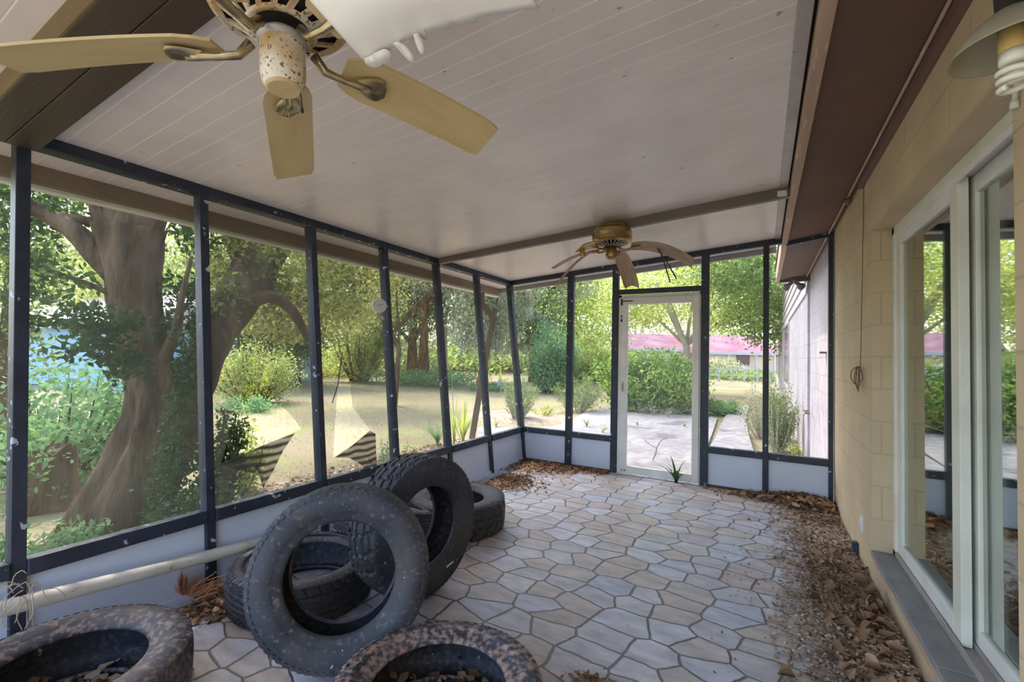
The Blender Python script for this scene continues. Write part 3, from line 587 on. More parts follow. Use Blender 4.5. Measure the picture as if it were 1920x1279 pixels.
def make_tyre(label, c, n, R, Rb, w, style, mt, spin=0, sticker=None, group=None):
    n = Vector(n).normalized()
    q = n.to_track_quat('Z', 'Y') @ Quaternion((0,0,1), spin)
    t = thing('tyre', label, 'tyre', c, q.to_euler())
    tread, s1, s2, inner, sb = tyre_shape(R, Rb, w, style)
    tread.add(np.concatenate(sb.v), sb.f); tread.build('tread', mt, t); 
    s1.build('sidewall', mt, t, smooth=True); s2.build('sidewall', mt, t, smooth=True)
    inner.build('inner_liner', M_liner, t, smooth=True)
    if sticker is not None:
        a, r = sticker; hw = w/2; b = MB(); d = Vector((math.cos(a), math.sin(a), 0)); e = Vector((-d.y, d.x, 0))
        o = d*r + Vector((0,0,hw*1.0+.001)); e2 = (e*.95+d*.3).normalized(); f2 = Vector((-e2.y, e2.x, 0))
        b.add([tuple(o+e2*x+f2*y+Vector((0,0,z))) for x, y, z in ((-.03,-.005,0),(.03,-.005,0),(.03,.005,0),(-.03,.005,0),(-.03,-.005,.002),(.03,-.005,.002),(.03,.005,.002),(-.03,.005,.002))],
              [(0,3,2,1),(4,5,6,7),(0,1,5,4),(1,2,6,5),(2,3,7,6),(3,0,4,7)])
        b.build('paper_label', M_white, t)
    return t
M_liner = rubber('dusty_inner_rubber', (.13,.12,.13), .10, 9)
n2 = Vector((.665,-.729,.162)).normalized(); n3 = Vector((.992,-.12,.03)).normalized()
make_tyre('flat-lying dusty tyre in the bottom left corner with dry leaves inside', (-2.235,.70,.125), (.02,0,1), .385, .235, .25, 'worn', rubber('dusty_rubber_a', (.28,.19,.155), .12, 1), .4, (2.05,.262))
make_tyre('bluish-black tyre leaning upright in front of the other standing tyre', Vector((-1.585,1.37,.418)) - n2*.118, n2, .385, .232, .235, 'worn', rubber('mottled_rubber_b', (.22,.18,.15), .03, 2), .2)
make_tyre('chunky-tread tyre standing on edge behind the front leaning one', Vector((-1.655,2.075,.402)) - n3*.125, n3, .397, .22, .25, 'lug', rubber('dark_rubber_c', (.13,.115,.095), .04, 3), 0, (-1.05,.30))
make_tyre('ribbed road tyre lying flat against the kick panel, behind the leaning tyre', (-2.30,1.735,.112), (0,0,1), .385, .262, .22, 'road', rubber('grey_rubber_d', (.14,.11,.09), .06, 4), .7)
make_tyre('brown-crusted tyre lying flat at the bottom centre, leaf debris in its well', (-1.035,1.36,.105), (.0,.0,1), .392, .25, .205, 'worn', rubber('crusted_rubber_e', (.40,.27,.22), .17, 5), .3)
make_tyre('off-road tyre lying flat farthest from the viewer, near the far corner', (-2.185,3.06,.125), (0,0,1), .395, .215, .25, 'lug', rubber('dark_rubber_f', (.16,.13,.11), .07, 6), .5)
make_tyre('half-hidden tyre propped between the standing tyre and the farthest one', (-2.30,2.36,.235), (.0,.30,.95), .33, .215, .20, 'worn', rubber('dark_rubber_g', (.13,.11,.09), .04, 7), .5)

# dry leaves on surfaces: flat curled quads
def litter(name, pts, size, seed, material, label, cat='leaf litter', parent=None, flat=.35, width=.7, curl=.35):
    rs = np.random.default_rng(seed); P = np.asarray(pts, float); n = len(P)
    a = rs.uniform(0, 2*PI, n); d = np.stack([np.cos(a), np.sin(a), rs.normal(size=n)*flat], -1); d /= np.linalg.norm(d, axis=1)[:,None]
    up = np.stack([rs.normal(size=n)*flat, rs.normal(size=n)*flat, np.ones(n)], -1); w = np.cross(d, up); w /= np.linalg.norm(w, axis=1)[:,None]
    nn = np.cross(w, d); s = (size*rs.uniform(.35, 1.5, n)**1.2)[:,None]
    # six-point crinkled leaf: two quads sharing the midrib
    V = np.empty((n,6,3)); c = rs.uniform(-.15,curl,(n,1))
    V[:,0]=P-d*s*.5; V[:,1]=P-d*s*.1+w*s*width*.45+nn*s*c; V[:,2]=P+d*s*.3+w*s*width*.3+nn*s*c; V[:,3]=P+d*s*.5; V[:,4]=P+d*s*.25-w*s*width*.32+nn*s*c; V[:,5]=P-d*s*.15-w*s*width*.42+nn*s*c
    V[:,:,2] = np.maximum(V[:,:,2], P[:,None,2]-.004)
    F = np.concatenate([np.arange(n)[:,None]*6+np.array([0,1,2,3]), np.arange(n)[:,None]*6+np.array([0,3,4,5])])
    o = fast(name, V.reshape(-1,3)-P.mean(0)*np.array([1,1,0]), F, material, parent); o.location = (P[:,0].mean(), P[:,1].mean(), 0)
    if label: tag(o, label, cat, None, 'stuff')
    return o
def heap(n, poly_fn, seed):
    rs = np.random.default_rng(seed); out = []
    while len(out) < n:
        x, y, h = poly_fn(rs); out.append((x, y, .003+h*rs.uniform(0,1)))
    return out
def right_heap(rs):                                    # big heap against the house wall below the slider
    while True:
        y = rs.uniform(2.05, 4.4); x = XW-.01-abs(rs.normal())*.26*(1-.28*abs(y-2.9))-.0
        if y < 3.6: xm = .02+.12*abs(y-2.8)
        else: xm = .0
        if x > xm and x < XW-.02: break
    return x, y, .085*max(0, 1-(XW-x)/.6)*max(.1, 1-abs(y-2.9)/1.2)
litter('leaf_litter', heap(20000, right_heap, 11), .018, 12, M_litter2, 'crumbled dry leaf litter spread along the house wall by the sliding door')
litter('leaf_litter', heap(420, lambda rs: [q for q in [right_heap(rs) for _ in range(3)] if 1][0] if rs.random() < .25 else (XW-.06-abs(rs.normal())*.13, 2.85+rs.normal()*.35, .10), 13), .058, 14, M_litter, 'large curled brown leaves heaped against the sill of the sliding door', width=.62, flat=.7, curl=.7)
def corner_heap(rs):
    x = XW-.03-abs(rs.normal())*.34; y = YF-.03-abs(rs.normal())*.13-.25*max(0, x-.25)*rs.random(); return max(x,-.55), y, .085*max(.1, 1-abs(x-.35)/.7)
litter('leaf_litter', heap(1500, corner_heap, 15), .055, 16, M_litter, 'brown leaf drift in the far right corner under the screen', flat=.5)
litter('leaf_litter', heap(2600, lambda rs: (min(XW-.02, XW-.02-abs(rs.normal())*.22), rs.uniform(4.2, 5.2), .01), 17), .028, 18, M_litter2, 'thin scatter of leaf bits between the corner drift and the wall heap')
litter('leaf_litter', heap(3200, lambda rs: (-2.75+abs(rs.normal())*.33, YF-.03-abs(rs.normal())*.22, .03*rs.random()), 19), .036, 20, M_litter, 'leaf scatter in the far left corner of the porch')
litter('leaf_litter', heap(1500, lambda rs: (-2.62+abs(rs.normal())*.22, 4.35+rs.normal()*.16, .01), 21), .032, 22, M_litter, 'leaf patch on the stones by the left screen, past the tyres')
litter('leaf_litter', heap(900, lambda rs: (rs.uniform(-2.1,-1.62), YF-.02-abs(rs.normal())*.07, .012), 23), .03, 24, M_litter, 'strip of leaf dust along the kick panel left of the white door')
litter('leaf_litter', heap(420, lambda rs: (-2.25+rs.normal()*.14, .74+rs.normal()*.12, .04+.02*rs.random()), 25), .05, 26, M_litter2, 'dry leaves lying inside the bottom left tyre')
litter('leaf_litter', heap(420, lambda rs: (-1.03+rs.normal()*.12, 1.40+rs.normal()*.10, .05*rs.random()+.03), 27), .05, 28, M_litter, 'brown leaf debris inside the bottom centre tyre')
litter('leaf_litter', heap(260, lambda rs: (rs.uniform(-2.7,-2.45), 1.40+rs.normal()*.06, .03*rs.random()), 29), .045, 30, M_litter, 'leaf bits by the kick panel beside the copper dry frond')
litter('leaf_litter', heap(160, lambda rs: (-.62+rs.normal()*.05, 1.90+rs.normal()*.03, .01), 31), .025, 32, M_litter, 'small patch of leaf crumbs on the stones right of the bottom centre tyre')
litter('leaf_litter', heap(260, lambda rs: (.15-abs(rs.normal())*.25, 3.3+rs.normal()*.5, .004), 33), .016, 34, M_litter2, 'sparse leaf crumbs scattered over the middle of the flagstones')
p = onZ(1178, 1173, .004); o = litter('fallen_leaf', [tuple(p)], .07, 35, M_copperleaf, None, flat=.1); tag(o, 'single small orange leaf alone on the flagstones', 'leaf')

# copper fan-shaped dry fronds by the kick panel
fb = MB(); base = onZ(345, 1118, .02); rs = random.Random(4)
for k in range(44):
    a = -1.5 + 3.0*k/43 + rs.uniform(-.06,.06); L = rs.uniform(.12,.18)
    d = Vector((math.sin(a)*.55, math.sin(a)*.75, math.cos(a)*.85+.12)).normalized()*L; s = Vector((.004,.006,0)).cross(d).normalized()*.019
    bo = base + Vector((0,0,-.012)) + Vector((rs.uniform(-.01,.01),)*2+(0,)); m_ = bo+d*.6+Vector((.01,0,0))
    fb.add([tuple(bo), tuple(m_+s), tuple(bo+d), tuple(m_-s), tuple(m_+Vector((.006,-.006,0)))], [(0,1,4),(1,2,4),(2,3,4),(3,0,4)])
tag(recenter(fb.build('dry_frond', M_copperleaf), base), 'copper-coloured fan of dry frond standing against the kick panel', 'dry leaf')
fb = MB(); q0 = onZ(360,1128,.02); q1 = onZ(408,1100,.03)
for k in range(40):
    t = rs.random(); p = q0.lerp(q1, t)+Vector((rs.uniform(-.05,.05), rs.uniform(-.03,.03), rs.uniform(-.01,.05))); e = p+Vector((rs.uniform(-.08,.08), rs.uniform(-.05,.12), rs.uniform(-.01,.05)))
    e.x = max(e.x, -2.74); fb.tube([p, (p+e)/2+Vector((0,0,.008)), e], .0022, 4)
tag(recenter(fb.build('dry_twig_bundle', M_copperleaf), q0), 'bundle of dry orange twigs between the frond and the flat road tyre', 'twigs')

# ------------------------------------------------------------------ white pipe leaning along the kick wall
pa = onX(0, 1143, -2.735); pb = onX(480, 1020, -2.74); d = (pb-pa).normalized()
b = MB(); b.tube([pa - d*.55, pb + d*.06], .033, 20, cap=False); b.tube([pa - d*.549, pb + d*.059], .029, 20, cap=False)
tag(recenter(b.build('pvc_pipe', M_pvc, smooth=True), pa), 'long dirty white plastic pipe slanting along the left kick panels', 'pipe')
# dry vine tangle on the first post
b = MB(); rs = random.Random(9); c0 = onX(40, 1105, -2.68)
for k in range(16):
    a = rs.uniform(0, 2*PI); p = c0 + Vector((rs.uniform(0,.02), rs.uniform(-.05,.05), rs.uniform(-.04,.03)))
    pts = [p]; d = Vector((rs.uniform(-.1,.3), rs.uniform(-.6,.9), rs.uniform(-.9,.6))).normalized()
    for j in range(7):
        d = (d+Vector((rs.uniform(-.2,.2), rs.uniform(-.4,.4), -.28))).normalized(); p = p+d*.022; p.x = max(p.x, -2.715+.03); p.z = max(p.z, .02); pts.append(p)
    b.tube(pts, .0016, 5)
b.tube([c0+Vector((.05,.02,0)), c0+Vector((.07,.02,-.09)), c0+Vector((.05,-.02,-.2))], .002, 5)
tag(recenter(b.build('dry_vine', mat('straw_vine', (.50,.42,.32), (.36,.27,.19), 20)), c0), 'tangle of dry straw-coloured vine hanging over the pipe end', 'vine')

# ------------------------------------------------------------------ ceiling fans
def blade_mesh(L0, L1, w0, w1, t=.008, pitch=-.18, droop=0.0, seg=14, notch=None):
    b = MB(); V = []; n = 7
    for i in range(seg+1):
        s = i/seg; x = L0+(L1-L0)*s; w = w0+(w1-w0)*min(1, s*1.3)
        e = min(s, 1-s)*(L1-L0)
        if e < .012: w *= .88+.12*math.sqrt(max(0, 1-(1-e/.012)**2))
        if s < .12: w *= .72+.28*s/.12
        z = -droop*(s**1.8)
        for top in (0, 1):
            for j in range(n):
                y = (j/(n-1)-.5)*w; V.append((x, y*math.cos(pitch), z+y*math.sin(pitch)+(t if top else 0)))
    F = []; m = 2*n
    for i in range(seg):
        for j in range(n-1):
            a = i*m+j; F.append((a, a+1, a+1+m, a+m)); c = i*m+n+j; F.append((c, c+m, c+1+m, c+1))
        F.append((i*m, i*m+m, i*m+n+m, i*m+n)); F.append((i*m+n-1, i*m+2*n-1, i*m+2*n-1+m, i*m+n-1+m))
    for i in (0, seg):
        F.append(tuple(i*m+j for j in range(n)) + tuple(i*m+n+j for j in range(n-1, -1, -1)))
    return b.add(V, F)
def iron_mesh(r0=.075, r1=.27, pitch=-.28, z0=.0, zb_=-.012):
    b = MB()
    pts = [(r0, 0, z0+.01), (r0+.03, 0, z0-.022), (r0+.08, 0, z0-.026), (r0+.12, 0, zb_-.012), (r0+.15, 0, zb_-.010)]
    b.tube(pts, [.013,.011,.010,.013,.014], 10)
    # ribbed shell that clamps under the blade
    n = 15; k = 11; V = []
    for i in range(k):
        s = i/(k-1); x = r0+.11+(r1-r0-.11)*s
        w = .013+.024*math.sin(min(1, s*1.15)*PI*.62)**1.2
        if s > .8: w *= math.sqrt(max(.05, 1-((s-.8)/.2)**2))
        for j in range(n):
            u_ = (j/(n-1)-.5)*2; y = u_*w
            z = zb_-.004-.016*(1-u_*u_)*(1-.35*s)-.0035*(j % 2)*(.3+s)
            V.append((x, y*math.cos(pitch), z+y*math.sin(pitch)))
    b.add(V, [(i*n+j, (i+1)*n+j, (i+1)*n+j+1, i*n+j+1) for i in range(k-1) for j in range(n-1)])
    return b
# near fan: tilted with the roof
fx, fy, fz = -1.0508, .680, 2.1535; tn = Vector((-.0942, .0017, 1)).normalized()
e1 = Vector((0,1,0)).cross(tn).normalized(); e2 = tn.cross(e1)
Mf = Matrix((e1, e2, tn)).transposed().to_4x4(); Mf.translation = (fx, fy, fz)
FN = thing('ceiling_fan', 'near ceiling fan with rusty cream hub and tan blades, one peeling white', 'ceiling fan'); FN.matrix_world = Mf
PH = 2.4857
b = MB(); b.lathe([(.0,-.02),(.036,-.018),(.040,.0),(.042,.03)], 28); b.build('flywheel', M_dark, FN, smooth=True)
b = MB(); b.lathe([(.045,.012),(.052,-.004),(.052,-.075),(.047,-.098),(.040,-.106)], 40); b.build('switch_housing', M_rust, FN, smooth=True)
b = MB(); b.lathe([(0,-.112),(.036,-.112),(.041,-.108),(.041,-.102),(0,-.102)], 32); b.build('bottom_cap', M_blade, FN)
MB().lathe([(.02,.03),(.048,.028),(.058,.012),(.045,.004)], 36).build('collar', M_flash, FN, smooth=True)
# motor: vented lower cone, ribs, rounded drum
b = MB(); b.lathe([(.062,.050),(.066,.042),(.078,.040),(.082,.048)], 48); b.build('vent_ring', M_rust, FN, smooth=True)
MB().lathe([(.0,.062),(.075,.062),(.140,.100),(.145,.105)], 40).build('motor_core', M_dark, FN, smooth=True)
b = MB()
for k in range(15):
    a = 2*PI*k/15; ca, sa = math.cos(a), math.sin(a); a2 = a+.22; cb, sb_ = math.cos(a2), math.sin(a2)
    b.beam((.077*ca,.077*sa,.046), (.142*cb,.142*sb_,.090), .013, .008)
b.build('vent_fin', M_rust, FN)
FN_m = MB().lathe([(.138,.086),(.150,.082),(.164,.092),(.172,.115),(.172,.165),(.160,.190),(.12,.205),(.06,.212),(0,.213)], 56).build('motor_housing', M_rust, FN, smooth=True)
MB().lathe([(0,.205),(.070,.205),(.075,.235),(.085,.33),(.09,.40),(0,.40)], 32).build('ceiling_canopy', M_rust, FN, smooth=True)
for k in range(5):
    dr = {0:.034, -1:.034, 1:.03, 2:.02, -2:.115}[[0,1,2,-2,-1][k]]
    kk = [0,1,2,-2,-1][k]; a = PH+kk*2*PI/5
    iron = iron_mesh().build('blade_iron', M_brass, FN, smooth=True); iron.rotation_euler = (0,0,a)
    bl = blade_mesh(.15, .645, .136, .142, pitch=-.29, droop=dr+.01)
    o = bl.build('blade', M_blade, FN); o.rotation_euler = (0,0,a); o.location = (0,0,-.006)
    if kk == -2:
        # blistered white veneer hanging off this blade, ragged along one edge
        rs = random.Random(3); V = []; nx = 46; xs_ = [.20+(.665-.20)*i/(nx-1) for i in range(nx)]
        lo_ = []
        for i, x in enumerate(xs_):
            rag = .006*math.sin(i*1.9)+.006*math.sin(i*.83+1)+(.010 if i in (10,11,17,18,27,28) else 0)
            s = (x-.165)/.49; z = -(dr+.01)*(max(0,s)**1.8)
            V += [(x, .082+(rag if i < 34 else rag*.2), z-.038*(1-s)-.030-.003*math.sin(i*.7)*(1-s)), (x, .066, z-.037*(1-s)-.028), (x, .03, z-.030*(1-s)-.022), (x, -.075, z-.012)]
        F = []
        for i in range(nx-1):
            for j in range(3): F.append((i*4+j, i*4+j+1, (i+1)*4+j+1, (i+1)*4+j))
        pv = MB().add(V, F).build('peeling_veneer', M_bladewhite, o, smooth=True)
        sm = pv.modifiers.new('thickness', 'SOLIDIFY'); sm.thickness = .002
        for (x, L, w_, tw) in ((.225,.030,.05,.3),(.255,.030,.05,-.2),(.31,.055,.022,.5),(.37,.045,.017,-.6)):
            s = (x-.165)/.49; z = -(dr+.01)*(max(0,s)**1.8)-.046*(1-s)-.026; n_ = 7; V = []; tb = MB()
            for i in range(n_):
                q = i/(n_-1); ww = w_*(.6+.4*math.sin(q*PI))*.5*(1 if q < .9 else .6)
                cx, cy, cz = x+tw*.02*q, .070+L*q*.8, z-.002-L*.45*q*q
                V += [(cx-ww, cy, cz), (cx+ww, cy+.003, cz)]
            tb.add(V, [(2*i, 2*i+1, 2*i+3, 2*i+2) for i in range(n_-1)])
            t_ = tb.build('torn_veneer_tab', M_bladewhite, o, smooth=True); sm = t_.modifiers.new('thickness', 'SOLIDIFY'); sm.thickness = .0015
    if kk == 2:
        V = [(.23,-.03,-.018),(.26,-.065,-.03),(.30,-.082,-.05),(.335,-.078,-.066),(.345,-.06,-.06),(.325,-.035,-.04),(.30,-.03,-.022)]
        tb = MB().add(V, [tuple(range(7))]).build('torn_veneer_tab', M_bladewhite, o); sm = tb.modifiers.new('thickness', 'SOLIDIFY'); sm.thickness = .0015
b = MB(); b.tube([(.02,.03,-.10),(.021,.034,-.125),(.02,.036,-.150)], .0015, 6); b.lathe([(0,-.010),(.004,-.006),(.003,.004),(0,.008)], 10, Matrix.Translation((.02,.036,-.152))); b.build('pull_chain', M_dark, FN)

# far fan: brass, its blades warped and delaminating
hub = onY(1147, 474, 3.80)
FF = thing('ceiling_fan', 'far ceiling fan with brass motor and badly warped drooping blades', 'ceiling fan', tuple(hub))
zt_ = zb(hub.x)-hub.z
MB().lathe([(.0,zt_+.02),(.13,zt_+.018),(.14,zt_-.005),(.132,zt_-.018),(0,zt_-.018)], 40).build('ceiling_plate', M_brass2, FF, smooth=False)
MB().lathe([(.09,zt_-.018),(.160,zt_-.020),(.167,zt_-.026),(.167,zt_-.112),(.160,zt_-.122),(.12,zt_-.132)], 56).build('motor_housing', M_brass2, FF, smooth=False)
b = MB()
for k in range(30):
    a = 2*PI*k/30; b.beam((.1672*math.cos(a),.1672*math.sin(a),zt_-.09), (.1672*math.cos(a),.1672*math.sin(a),zt_-.05), .010, .004, up=(math.cos(a),math.sin(a),0))
b.lathe([(.166,zt_-.085),(.1695,zt_-.085),(.1695,zt_-.055),(.166,zt_-.055)], 56); b.build('lattice_band', M_brass, FF)
MB().lathe([(0,zt_-.128),(.09,zt_-.14),(.05,zt_-.16),(0,zt_-.165)], 32).build('motor_core', M_dark, FF)
b = MB()
for k in range(22):
    a = 2*PI*k/22; b.beam((.05*math.cos(a),.05*math.sin(a),zt_-.158), (.135*math.cos(a+.1),.135*math.sin(a+.1),zt_-.130), .008, .006)
b.build('vent_fin', M_flash, FF)
MB().lathe([(.03,zt_-.15),(.035,zt_-.17),(.050,zt_-.19),(.053,zt_-.235),(.045,zt_-.26),(.03,zt_-.272),(0,zt_-.275)], 32).build('switch_housing', M_brass2, FF, smooth=True)
zz = zt_-.165
def warped(az, L0, L1, w, rise, drop, pitch=.15, mt=M_oldwood, name='blade', curl=0.0):
    b = MB(); V = []; n = 7; seg = 16
    for i in range(seg+1):
        s = i/seg; x = L0+(L1-L0)*s; z = rise*math.sin(s*PI*.7)-drop*s**1.7
        ww = w*(.75+.25*min(1, s*2)); e = min(s, 1-s)*(L1-L0)
        if e < .03: ww *= .85+.15*e/.03
        for top in (0, 1):
            for j in range(n):
                u_ = (j/(n-1)-.5); y = u_*ww
                V.append((x, y*math.cos(pitch), z+y*math.sin(pitch)+curl*u_*u_*s+(.006 if top else 0)))
    F = []; m = 2*n
    for i in range(seg):
        for j in range(n-1):
            a = i*m+j; F.append((a, a+1, a+1+m, a+m)); c = i*m+n+j; F.append((c, c+m, c+1+m, c+1))
        F.append((i*m, i*m+m, i*m+n+m, i*m+n)); F.append((i*m+n-1, i*m+2*n-1, i*m+2*n-1+m, i*m+n-1+m))
    for i in (0, seg): F.append(tuple(i*m+j for j in range(n)) + tuple(i*m+n+j for j in range(n-1, -1, -1)))
    o = b.add(V, F).build(name, mt, FF); o.rotation_euler = (0,0,math.radians(az)); o.location = (0,0,zz); return o
for az in (16, 88, 160, 232):
    o = iron_mesh(.05, .24, .1, .0, .002).build('blade_iron', M_brass2, FF, smooth=True); o.rotation_euler = (0,0,math.radians(az)); o.location = (0,0,zz)
warped(16, .16, .66, .14, .035, .185, pitch=-.42)
warped(88, .15, .62, .155, .0, .245, pitch=.05, curl=-.12)
o = warped(157, .15, .74, .05, .02, .10, pitch=.02); o['label'] = 'split thin blade'
warped(160, .15, .64, .03, .01, .27, pitch=.1, name='split_blade_layer')
warped(232, .12, .33, .15, .0, .05, pitch=.30, mt=M_brass2, name='blade')
for (a0, a1, a2) in (((.38,.10,-.03),(.42,.13,-.16),(.46,.16,-.31)), ((.36,.11,-.02),(.44,.17,-.15),(.50,.22,-.27))):
    MB().tube([Vector(a0)+Vector((0,0,zz)), Vector(a1)+Vector((0,0,zz)), Vector(a2)+Vector((0,0,zz))], .006, 6).build('splinter', M_brown, FF)
MB().lathe([(0,-.012),(.022,-.008),(.024,.004),(0,.010)], 14, Matrix.Translation((-.60,.13,zz-.30))).build('blade_tip_bracket', M_brown, FF)
MB().box((-.22,-.20,zz-.10),(-.18,-.17,zz-.03)).build('hanging_bracket', M_brass2, FF, bevel=.006)

# ------------------------------------------------------------------ wall lamp with spiral bulb, top right
LX, LY = .435, 1.275
lp = onX(1898, 66, LX); LY = lp.y; LZ = lp.z
LA = thing('wall_lamp', 'enamel dish wall lamp with a bare spiral bulb above the slider', 'wall lamp', (LX, LY, LZ), (.0, -.05, 0))
M_enam = mat('aged_enamel_shade', (.34,.32,.24), (.28,.25,.17), 8, rough=.35)
MB().lathe([(.018,.045),(.03,.040),(.055,.022),(.085,-.010),(.094,-.026),(.097,-.027),(.095,-.022),(.086,-.004),(.056,.028),(.03,.047),(.018,.052)], 48).build('shade', M_enam, LA, smooth=True)
MB().lathe([(0,.10),(.018,.10),(.022,.09),(.022,.05),(.026,.045),(0,.045)], 24).build('socket_cap', M_dark, LA, smooth=True)
MB().lathe([(.0,.02),(.021,.02),(.022,-.03),(.020,-.034),(0,-.034)], 28).build('socket', mat('yellowed_socket', (.62,.46,.22), (.75,.55,.2), 6, rough=.5), LA, smooth=True)
M_bulb = mat('white_bulb_plastic', (.80,.77,.66), rough=.3)
bo = bpy.data.objects.new('spiral_bulb', None); COL.objects.link(bo); bo.parent = LA
MB().lathe([(0,-.034),(.022,-.034),(.023,-.055),(.018,-.060),(0,-.060)], 28).build('ballast', M_bulb, bo, smooth=True)
pts = []
for i in range(90):
    a = i/89*2*PI*2.6; r = .0235; pts.append((r*math.cos(a), r*math.sin(a), -.064-.045*i/89))
MB().tube(pts, .0062, 8).build('spiral_tube', M_bulb, bo, smooth=True)
MB().tube([(0,0,.09),(0,0,.125),(.05,0,.15),(XW-LX,0,.15)], .009, 10).build('arm', M_dark, LA, smooth=True)
MB().lathe([(0,0),(.045,0),(.042,.018),(0,.02)], 28, Matrix.Translation((XW-LX,0,.15))@Matrix.Rotation(-PI/2,4,'Y')).build('wall_plate', M_dark, LA, smooth=True)
# conduit bend coming down to the slider head
c1 = onX(1925, 140, .60); c2 = onX(1907, 160, .60); c3 = onX(1902, 190, .60)
b = MB(); b.tube([c1+Vector((0,-.03,.05)), c1, c2, c3], .0065, 10); b.tube([c3, c3+Vector((0,0,-.02))], .010, 10)
tag(recenter(b.build('conduit', M_cream, smooth=True), c2), 'short bent cream conduit on the wall under the spiral bulb lamp', 'conduit')

# cord hanging down the wall with a bundled end
b = MB(); tp = onX(1621, 330, XW-.006); bt = onX(1614, 690, XW-.012)
pts = [tp.lerp(bt, i/12)+Vector((-.002, .006*math.sin(i*1.7), 0)) for i in range(13)]; b.tube(pts, .0028, 6)
rs = random.Random(5)
for k in range(7):
    pts = []; a0 = -.9+k*.33; L = rs.uniform(.12,.20)
    for i in range(13):
        a = i/12*PI*1.05; pts.append(bt+Vector((-.012-.012*math.sin(a)*(k%3), math.sin(a0)*L*math.sin(a*.95)+.02*math.sin(2*a+k), -L*.9*(1-math.cos(a))*.5*math.cos(a0*.9)+.01)))
    b.tube(pts, .0032, 6)
b.tube([bt, bt+Vector((-.012,.01,-.08)), bt+Vector((-.015,.02,-.14))], .0028, 6)
tag(recenter(b.build('hanging_cord', mat('brown_cord', (.16,.10,.06), rough=.6)), bt), 'thin brown cord hanging on the block wall with a bunched tangle at its end', 'cord')
c = onX(1597, 352, XW-.02); c = Vector((XW-.045, c.y, 2.655))
tag(recenter(MB().lathe([(0,0),(.03,0),(.028,-.02),(.014,-.04),(0,-.042)], 16, Matrix.Translation(c)).build('socket_fitting', M_goldside, smooth=True), c), 'small ochre fitting under the soffit beside the top of the cord', 'fitting')
c = onX(1616, 982, XW-.004); b = MB(); b.box((XW-.008,c.y-.035,c.z-.055),(XW,c.y+.035,c.z+.055)); t = thing('outlet_cover', 'narrow white outlet cover low on the block wall', 'outlet', c)
recenter(b.build('cover_plate', M_white, t, bevel=.002), c).location = (0,0,0); MB().box((-.012,-.014,-.03),(-.004,.014,.03)).build('slot_insert', M_cream, t)
c = onX(1603, 1018, XW-.02); c.z = .05; tag(recenter(MB().box((XW-.035,c.y-.025,.0),(XW,c.y+.03,.085)).build('wall_vent', M_frame, bevel=.006), c), 'small dark box low on the block wall above the leaf litter', 'vent')
# thermometer on the fourth left post
c = Vector((XA-LEAN*1.81+.03, 2.935, 1.81)); c = onP(711, 573, (XA+.0,0,0), (1,0,LEAN))
t = thing('thermometer', 'round white dial thermometer on the left screen frame', 'thermometer', c, (0, PI/2, 0)); t.rotation_euler = Vector((.86,-.5,.05)).to_track_quat('Z','Y').to_euler()
MB().lathe([(0,-.012),(.060,-.012),(.066,0),(.064,.008),(.058,.010)], 40).build('casing', M_white, t, smooth=True)
MB().lathe([(0,.006),(.059,.006),(.059,.003),(0,.003)], 40).build('dial', mat('thermometer_dial', (.62,.58,.56), (.54,.50,.48), 20), t)
MB().beam((-.018,-.004,.008),(.03,.012,.008),.004,.002).build('needle', M_dark, t)
MB().tube([(.05,0,-.006),(.085,0,-.012)], .004, 6).build('bracket', M_cream, t)

# ================================================================== outdoors
GZ = -.15
# ground: lawn sheet with slight undulation, patio slab, walkway, mulch bed, road
def grid(name, x0, x1, y0, y1, nx, ny, zf, m):
    xs = np.linspace(x0,x1,nx); ys_ = np.linspace(y0,y1,ny); X, Y = np.meshgrid(xs, ys_, indexing='ij')
    V = np.stack([X, Y, zf(X, Y)], -1).reshape(-1,3); i, j = np.meshgrid(np.arange(nx-1), np.arange(ny-1), indexing='ij'); a = (i*ny+j).ravel()
    return fast(name, V, np.stack([a, a+ny, a+ny+1, a+1], -1), m, smooth=True)
def gz(X, Y): return GZ + .03*np.sin(X*.7)*np.cos(Y*.5)*np.clip((np.abs(X+2)+np.maximum(Y-6,0)-4)/4, 0, 1) - .0*X
struct(grid('ground', -90, 60, -25, 130, 150, 150, gz, M_lawn))
def slab(name, pts, z, t, m):
    b = MB(); b.prism([(p[0], p[1], z-t) for p in pts], (0,0,t)); return b.build(name, m)
pt = [onZ(u, v, GZ+.04) for u, v in ((925,799),(975,804),(1030,802),(1070,790),(1092,776),(1112,768),(1140,766),(1165,773),(1240,775),(1300,779),(1345,784),(1338,806),(1326,838))]
pt = [(p.x, p.y) for p in pt] + [(-.80, 5.5), (-3.1, 5.5), (-4.3, 6.6), (-5.1, 7.8)]
struct(slab('patio', pt, GZ+.05, .08, M_concrete))
pw = [onZ(u, v, GZ+.07) for u, v in ((1326,846),(1345,815),(1358,783),(1378,763),(1405,760),(1398,783),(1403,812),(1413,846))]
pw = [(p.x, p.y) for p in pw] + [(.58, 7.9), (.58, 5.5), (-.86, 5.5)]
struct(slab('walkway', pw, GZ+.08, .1, M_concrete))
cr = [onZ(u, v, GZ+.052) for u, v in ((1207,823),(1222,836),(1231,841),(1229,851),(1224,862))]; cr2 = [onZ(u, v, GZ+.052) for u, v in ((1231,840),(1237,829),(1243,823),(1252,822))]
struct(grid('garden_bed', -30, -2.85, -3, 8.6, 60, 30, lambda X, Y: gz(X, Y)+.012-.06*np.clip((-4.5-X-.5*np.sin(Y*.8))/1.0, 0, 1)-.06*np.clip((Y-6.6-.5*np.sin(X))/1.2,0,1), M_mulch))
